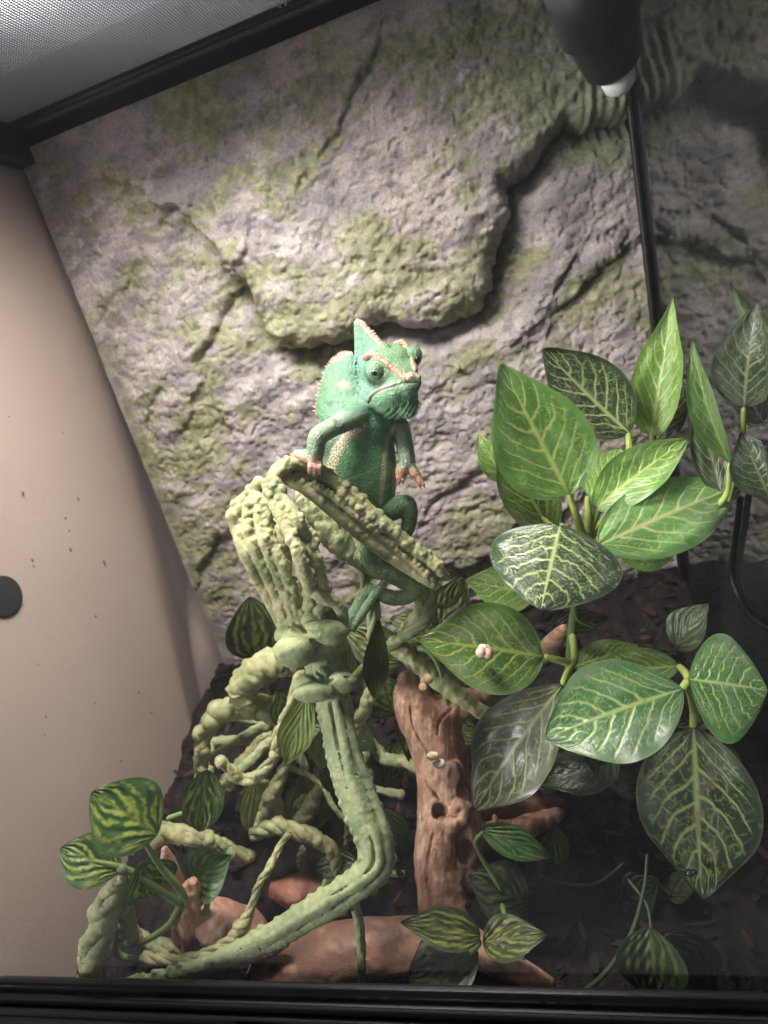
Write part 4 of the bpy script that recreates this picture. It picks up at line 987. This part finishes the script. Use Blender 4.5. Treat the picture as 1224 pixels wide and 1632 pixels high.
lf((896,1092,.120),(757,1291,.095),66,seed=15,cols=((.045,.060,.035),(.075,.09,.055),(.34,.36,.15)),cup=.2,nrm=(-.1,0,.5),wave=.05,shape=.5)
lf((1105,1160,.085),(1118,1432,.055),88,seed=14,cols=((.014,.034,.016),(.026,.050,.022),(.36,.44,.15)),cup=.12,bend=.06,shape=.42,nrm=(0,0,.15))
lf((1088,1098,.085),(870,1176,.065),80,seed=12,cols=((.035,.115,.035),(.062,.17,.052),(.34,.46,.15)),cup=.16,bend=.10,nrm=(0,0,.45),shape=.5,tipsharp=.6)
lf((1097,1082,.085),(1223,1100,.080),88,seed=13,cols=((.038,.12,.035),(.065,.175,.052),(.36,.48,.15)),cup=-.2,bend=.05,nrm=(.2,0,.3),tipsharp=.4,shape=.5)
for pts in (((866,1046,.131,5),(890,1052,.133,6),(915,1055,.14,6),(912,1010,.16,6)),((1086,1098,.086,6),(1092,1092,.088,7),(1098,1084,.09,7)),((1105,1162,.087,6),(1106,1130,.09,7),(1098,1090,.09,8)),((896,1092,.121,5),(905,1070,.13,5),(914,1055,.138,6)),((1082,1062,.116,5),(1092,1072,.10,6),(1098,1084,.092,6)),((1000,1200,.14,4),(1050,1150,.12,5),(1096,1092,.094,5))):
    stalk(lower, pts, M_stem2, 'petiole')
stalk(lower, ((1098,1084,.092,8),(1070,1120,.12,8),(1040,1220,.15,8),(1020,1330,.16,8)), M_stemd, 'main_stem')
crumb('water drop hanging near the tip of the drooping dark leaf', 'water_drop', 'water drop', 1104, 1388, .052, 10, (.8,.8,.8), 2, seed=12, m=plain('water', (.02,.04,.02), .04, 1.0))
# --- striped trailing plants
pl = empty('striped_plant', at(285,1440,.045), 'striped trailing plant with lime-banded leaves beside the beige card', 'plant')
LM = ((.030,.075,.020),(.055,.125,.030),(.46,.52,.09))
leaf(pl, (225,1375,.035),(250,1425,.04),42,'stripe',seed=65,cols=LM)
leaf(pl, (250,1332,.033),(146,1262,.028),58,'stripe',seed=61,cols=LM,cup=.15,shape=.46,tipsharp=.3,nrm=(0,0,.3))
leaf(pl, (192,1388,.028),(96,1352,.022),40,'stripe',seed=62,cols=LM,cup=.25,shape=.5,tipsharp=.3)
leaf(pl, (330,1225,.075),(318,1326,.07),32,'stripe',seed=63,cols=LM,tipsharp=.5)
leaf(pl, (305,1408,.06),(368,1362,.06),40,'stripe',seed=64,cols=((.035,.085,.025),(.06,.13,.04),(.16,.24,.08)),tipsharp=.3)
for pts in (((228,1338,.032,4),(255,1380,.036,5),(285,1415,.04,6),(300,1440,.045,5)),((150,1372,.024,3),(200,1385,.03,5),(250,1415,.036,6),(288,1440,.042,6)),((288,1440,.042,5),(268,1475,.04,5),(230,1500,.04,5),(198,1505,.04,5)),((330,1255,.073,3),(315,1285,.07,4),(265,1305,.06,4)),((310,1405,.058,4),(330,1430,.055,5),(325,1470,.055,5)),((185,1480,.036,4),(182,1510,.036,5),(196,1525,.038,5),(235,1530,.04,4))):
    stalk(pl, pts, M_stem, 'stem')
pl = empty('striped_plant', at(770,1500,.03), 'striped trailing plant spreading in front of the pale log', 'plant')
DK = ((.030,.040,.014),(.055,.070,.022),(.34,.36,.06))
leaf(pl, (840,1440,.075),(745,1395,.08),45,'stripe',seed=73,cols=((.018,.030,.014),(.03,.045,.02),(.10,.12,.04)))
leaf(pl, (768,1322,.08),(878,1366,.075),24,'stripe',seed=74,cols=((.02,.06,.015),(.04,.09,.025),(.14,.22,.05)),cup=.5)
leaf(pl, (762,1518,.03),(648,1560,.022),48,'stripe',seed=72,cols=((.016,.024,.010),(.03,.042,.016),(.12,.14,.035)),mode='long',nrm=(0,0,.2))
leaf(pl, (766,1492,.035),(638,1470,.03),30,'stripe',seed=70,cols=DK,mode='long',cup=.35,tipsharp=1.2,nrm=(0,0,.3))
leaf(pl, (770,1502,.035),(872,1490,.03),32,'stripe',seed=71,cols=DK,cup=.35,nrm=(0,0,.3))
for pts in (((766,1498,.034,5),(745,1525,.03,7),(734,1555,.026,8),(730,1590,.022,8)),((800,1440,.07,4),(810,1480,.05,5),(830,1520,.04,5),(840,1570,.03,5)),((770,1325,.08,3),(760,1350,.08,4),(800,1420,.075,4))):
    stalk(pl, pts, M_stem, 'stem')
pl = empty('striped_plant', at(1030,1560,.02), 'dim striped plant with long-streaked leaf at the front corner of the glass', 'plant')
DM = ((.020,.035,.014),(.035,.055,.02),(.16,.20,.045))
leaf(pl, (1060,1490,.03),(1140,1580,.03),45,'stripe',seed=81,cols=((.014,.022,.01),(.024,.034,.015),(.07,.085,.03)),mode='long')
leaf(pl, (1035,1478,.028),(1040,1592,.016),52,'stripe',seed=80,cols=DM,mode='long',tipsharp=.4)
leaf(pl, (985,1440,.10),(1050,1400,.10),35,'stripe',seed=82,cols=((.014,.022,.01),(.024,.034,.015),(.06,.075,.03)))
for pts in (((1032,1360,.06,4),(1026,1420,.05,5),(1005,1490,.035,6),(965,1550,.022,6),(920,1588,.016,5)),((860,1395,.10,4),(900,1408,.10,4),(950,1408,.10,4),(995,1375,.10,4)),((1038,1482,.03,4),(1030,1440,.045,4),(1000,1400,.06,4))):
    stalk(pl, pts, M_stemd, 'stem')
pl = empty('striped_plant', at(400,1050,.3), 'dark round-leaved striped plant against the back wall beside the collars', 'plant')
leaf(pl, (412,1050,.30),(398,950,.31),46,'stripe',seed=85,cols=((.016,.028,.014),(.03,.045,.02),(.20,.22,.05)),tipsharp=.2,mode='long')
leaf(pl, (395,1070,.31),(345,1120,.32),32,'stripe',seed=86,cols=((.014,.022,.012),(.025,.036,.016),(.09,.10,.03)))
stalk(pl, ((410,1045,.30,4),(425,1090,.29,5),(440,1160,.28,5)), M_stemd)
pl = empty('striped_plant', at(490,1460,.10), 'striped plant tucked under the elbow of the thick vine', 'plant')
leaf(pl, (505,1462,.075),(478,1556,.055),36,'stripe',seed=88,cols=((.03,.075,.02),(.055,.12,.03),(.36,.42,.08)),mode='long',tipsharp=.4)
leaf(pl, (575,1378,.10),(500,1400,.10),34,'stripe',seed=89,cols=((.02,.05,.02),(.04,.085,.03),(.40,.40,.10)),tipsharp=.4)
leaf(pl, (590,1400,.12),(640,1470,.11),30,'plain',seed=90,cols=((.03,.075,.035),(.05,.11,.05),(.08,.15,.06)))
leaf(pl, (470,1440,.12),(440,1500,.11),28,'stripe',seed=92,cols=((.02,.05,.02),(.03,.07,.025),(.14,.20,.05)))
leaf(pl, (612,1290,.15),(650,1360,.14),22,'plain',seed=91,cols=((.04,.08,.03),(.06,.11,.04),(.10,.16,.06)))
for pts in (((505,1465,.076,4),(512,1430,.08,5),(520,1400,.09,5)),((575,1380,.1,4),(600,1390,.11,5),(610,1420,.12,4)),((612,1292,.15,3),(600,1330,.14,4),(598,1385,.12,4)),((470,1442,.12,3),(500,1420,.11,4))):
    stalk(pl, pts, M_stem)
pl = empty('striped_plant', at(720,1000,.2), 'yellow-striped plant in the shade below the looping branch', 'plant')
YL = ((.030,.050,.016),(.05,.075,.022),(.33,.31,.07))
leaf(pl, (700,1000,.20),(742,915,.21),32,'stripe',seed=93,cols=YL,mode='long'); leaf(pl, (690,1010,.2),(622,985,.21),26,'stripe',seed=94,cols=YL,mode='long'); leaf(pl, (640,1055,.21),(548,1000,.22),34,'stripe',seed=95,cols=YL,mode='long')
leaf(pl, (880,1000,.21),(970,985,.215),22,'stripe',seed=96,cols=((.016,.028,.012),(.03,.042,.018),(.10,.12,.035))); leaf(pl, (700,1150,.2),(770,1180,.19),26,'stripe',seed=97,cols=YL)
for pts in (((660,958,.17,5),(690,965,.17,5),(720,962,.17,4),(735,940,.17,4)),((734,920,.175,5),(740,950,.17,5),(755,985,.165,5)),((620,1025,.17,5),(650,1035,.165,6),(680,1035,.16,5),(700,1065,.155,4),(712,1120,.15,4),(735,1165,.15,4)),((700,1005,.2,4),(690,1050,.2,4)),((915,955,.17,4),(920,985,.17,4),(950,1000,.18,4))):
    stalk(pl, pts, M_stem)
pl = empty('plain_leaf_plant', at(520,1100,.14), 'plain narrow-leaved plant hanging behind the two vine collars', 'plant')
leaf(pl, (492,1100,.12),(457,1217,.115),28,'plain',seed=98,cols=((.20,.28,.08),(.30,.38,.12),(.40,.46,.18)),shape=.5,cup=.3)
leaf(pl, (604,985,.125),(596,1114,.12),21,'plain',seed=99,cols=((.045,.065,.016),(.07,.095,.022),(.09,.12,.03)),shape=.55,cup=.4)
leaf(pl, (515,1160,.14),(512,1228,.14),16,'plain',seed=100,cols=((.12,.17,.05),(.18,.24,.07),(.25,.3,.1)))
leaf(pl, (405,1245,.15),(430,1335,.15),34,'plain',seed=103,cols=((.18,.22,.06),(.28,.32,.10),(.35,.38,.12))); leaf(pl, (480,1235,.17),(500,1330,.17),38,'plain',seed=104,cols=((.13,.16,.055),(.20,.23,.09),(.26,.3,.1)))
for pts in (((492,1102,.12,3),(505,1060,.14,4),(540,1010,.16,4)),((604,988,.125,4),(600,960,.13,5),(590,930,.15,5)),((620,1045,.16,5),(590,1055,.16,6),(562,1080,.16,5)),((515,1162,.14,3),(520,1120,.15,3))):
    stalk(pl, pts, M_stem)
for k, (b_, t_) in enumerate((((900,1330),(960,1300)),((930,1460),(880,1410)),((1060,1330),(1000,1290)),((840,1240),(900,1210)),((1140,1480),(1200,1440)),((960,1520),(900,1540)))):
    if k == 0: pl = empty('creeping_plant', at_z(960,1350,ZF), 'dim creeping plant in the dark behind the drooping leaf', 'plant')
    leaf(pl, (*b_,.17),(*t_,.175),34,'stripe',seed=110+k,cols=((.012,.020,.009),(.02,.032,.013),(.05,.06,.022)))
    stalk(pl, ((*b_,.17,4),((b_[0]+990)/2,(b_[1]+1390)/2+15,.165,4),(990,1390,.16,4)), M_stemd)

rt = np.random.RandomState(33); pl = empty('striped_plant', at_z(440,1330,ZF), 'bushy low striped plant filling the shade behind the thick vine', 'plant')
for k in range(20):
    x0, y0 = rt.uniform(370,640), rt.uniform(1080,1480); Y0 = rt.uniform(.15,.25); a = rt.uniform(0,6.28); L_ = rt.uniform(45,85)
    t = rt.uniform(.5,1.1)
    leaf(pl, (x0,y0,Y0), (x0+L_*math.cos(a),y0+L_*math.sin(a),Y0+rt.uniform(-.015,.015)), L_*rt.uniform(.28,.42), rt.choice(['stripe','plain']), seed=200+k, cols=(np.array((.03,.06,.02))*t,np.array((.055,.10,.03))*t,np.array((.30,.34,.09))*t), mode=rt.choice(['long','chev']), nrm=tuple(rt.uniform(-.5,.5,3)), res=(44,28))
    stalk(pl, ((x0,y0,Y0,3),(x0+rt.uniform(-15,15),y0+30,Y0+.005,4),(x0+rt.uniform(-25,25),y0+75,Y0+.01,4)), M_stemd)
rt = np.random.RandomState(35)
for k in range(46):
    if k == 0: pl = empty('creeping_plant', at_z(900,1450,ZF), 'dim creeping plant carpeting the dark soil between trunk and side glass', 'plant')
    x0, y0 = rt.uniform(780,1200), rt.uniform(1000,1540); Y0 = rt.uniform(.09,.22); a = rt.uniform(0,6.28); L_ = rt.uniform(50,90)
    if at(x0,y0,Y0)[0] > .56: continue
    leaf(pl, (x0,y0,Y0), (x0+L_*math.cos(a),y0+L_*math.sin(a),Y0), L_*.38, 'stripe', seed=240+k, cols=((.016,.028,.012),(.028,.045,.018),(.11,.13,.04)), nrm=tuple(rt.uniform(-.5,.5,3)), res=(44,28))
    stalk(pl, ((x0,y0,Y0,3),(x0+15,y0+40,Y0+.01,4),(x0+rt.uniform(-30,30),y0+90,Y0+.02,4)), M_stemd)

# ================================================================== small fittings
mist = empty('mister_nozzle', at(965,110,.14), 'black cylindrical mister nozzle hanging from the lid at the right', 'nozzle')
def lathe(prof, A0, A1, m, name, parent, seg=32):
    A0 = np.array(A0); A1 = np.array(A1); a = (A1-A0); L = np.linalg.norm(a); a = a/L
    u_ = np.cross(a,[.2,.9,.1]); u_ /= np.linalg.norm(u_); w_ = np.cross(a,u_); V = []
    for t, r_ in prof:
        for k in range(seg):
            an = 2*math.pi*k/seg; V.append(A0+a*t*L+r_*(u_*math.cos(an)+w_*math.sin(an)))
    Fq = [(i_*seg+k,(i_)*seg+(k+1)%seg,(i_+1)*seg+(k+1)%seg,(i_+1)*seg+k) for i_ in range(len(prof)-1) for k in range(seg)]
    Fq += [tuple(range(seg))[::-1], tuple(range((len(prof)-1)*seg,len(prof)*seg))]
    return mesh(name, V, Fq, m, parent)
e_ = at(982,112,.155); s_ = at(925,-70,.115); R_ = 60*depth(960,60,.14)/F
M_noz = plain('nozzle_plastic', (.007,.007,.009), .55, .25, [('noise',150,.2)], .0006)
lathe([(0,R_*1.06),(.52,R_*1.06),(.56,R_*.94),(.60,R_*.92),(.90,R_*.78),(.96,R_*.62),(.985,R_*.42)], s_, e_, M_noz, 'barrel', mist)
barrel = mist.children[0]
d_ = (e_-s_)/np.linalg.norm(e_-s_)
lathe([(0,R_*.50),(.75,R_*.46),(1,R_*.30)], e_-d_*.004, e_+d_*.011, plain('clear_tip', (.75,.78,.80), .08, .8), 'tip', barrel)
# cable against the right glass
cb = [at_x(a_,b_,W-.0026) for a_,b_ in ((1180,790),(1177,820),(1172,860),(1166,910),(1176,950),(1200,985),(1235,1010),(1290,1050))]
v, f = tube(cb, [.0022]*len(cb), seg=12, n=70); tag(mesh('black_cable', v, f, M_seal, None), 'black cable clipped along the side glass behind the leaves', 'cable')
# specks on the beige card
M_sp = plain('dirt', (.20,.145,.115), .8, .2)
out = []; r2 = np.random.RandomState(4)
for px_, py_, r_ in ((36,786,7),(124,795,6),(104,826,5),(112,876,7),(166,897,8),(51,893,5),(53,903,3),(152,982,5),(221,1104,5),(241,1136,5),(72,1142,6),(70,1172,5),(192,1213,8),(180,1246,3),(110,846,3),(14,664,3),(100,690,3),(60,1060,3),(150,1120,3)):
    c_ = at_x(px_,py_,-.001); s2 = .00022*r_*1.25; n_ = 10
    ring = [(c_[0]+.0004, c_[1]+s2*math.cos(a)*r2.uniform(.5,1.0), c_[2]+s2*math.sin(a)*r2.uniform(.8,1.5)) for a in np.linspace(0,2*np.pi,n_+1)[:-1]]
    out.append((np.array(ring+[(c_[0]+.0016,c_[1],c_[2])]), [(k,(k+1)%n_,n_) for k in range(n_)]))
v, f = join(out); tag(mesh('dirt_specks', v, f, M_sp, None), 'small brown dirt specks dotted over the beige card', 'dirt', kind='stuff')
# loose thread on the lid
th = [at_z(*q,.6785) for q in ((432,4),(440,9),(450,11),(456,6),(453,-2),(444,-6))]
v, f = tube(th, [.0004]*6, seg=6, n=30); tag(mesh('loose_thread', v, f, plain('thread',(.7,.7,.72),.6), None), 'loose white thread caught on the mesh lid', 'thread')
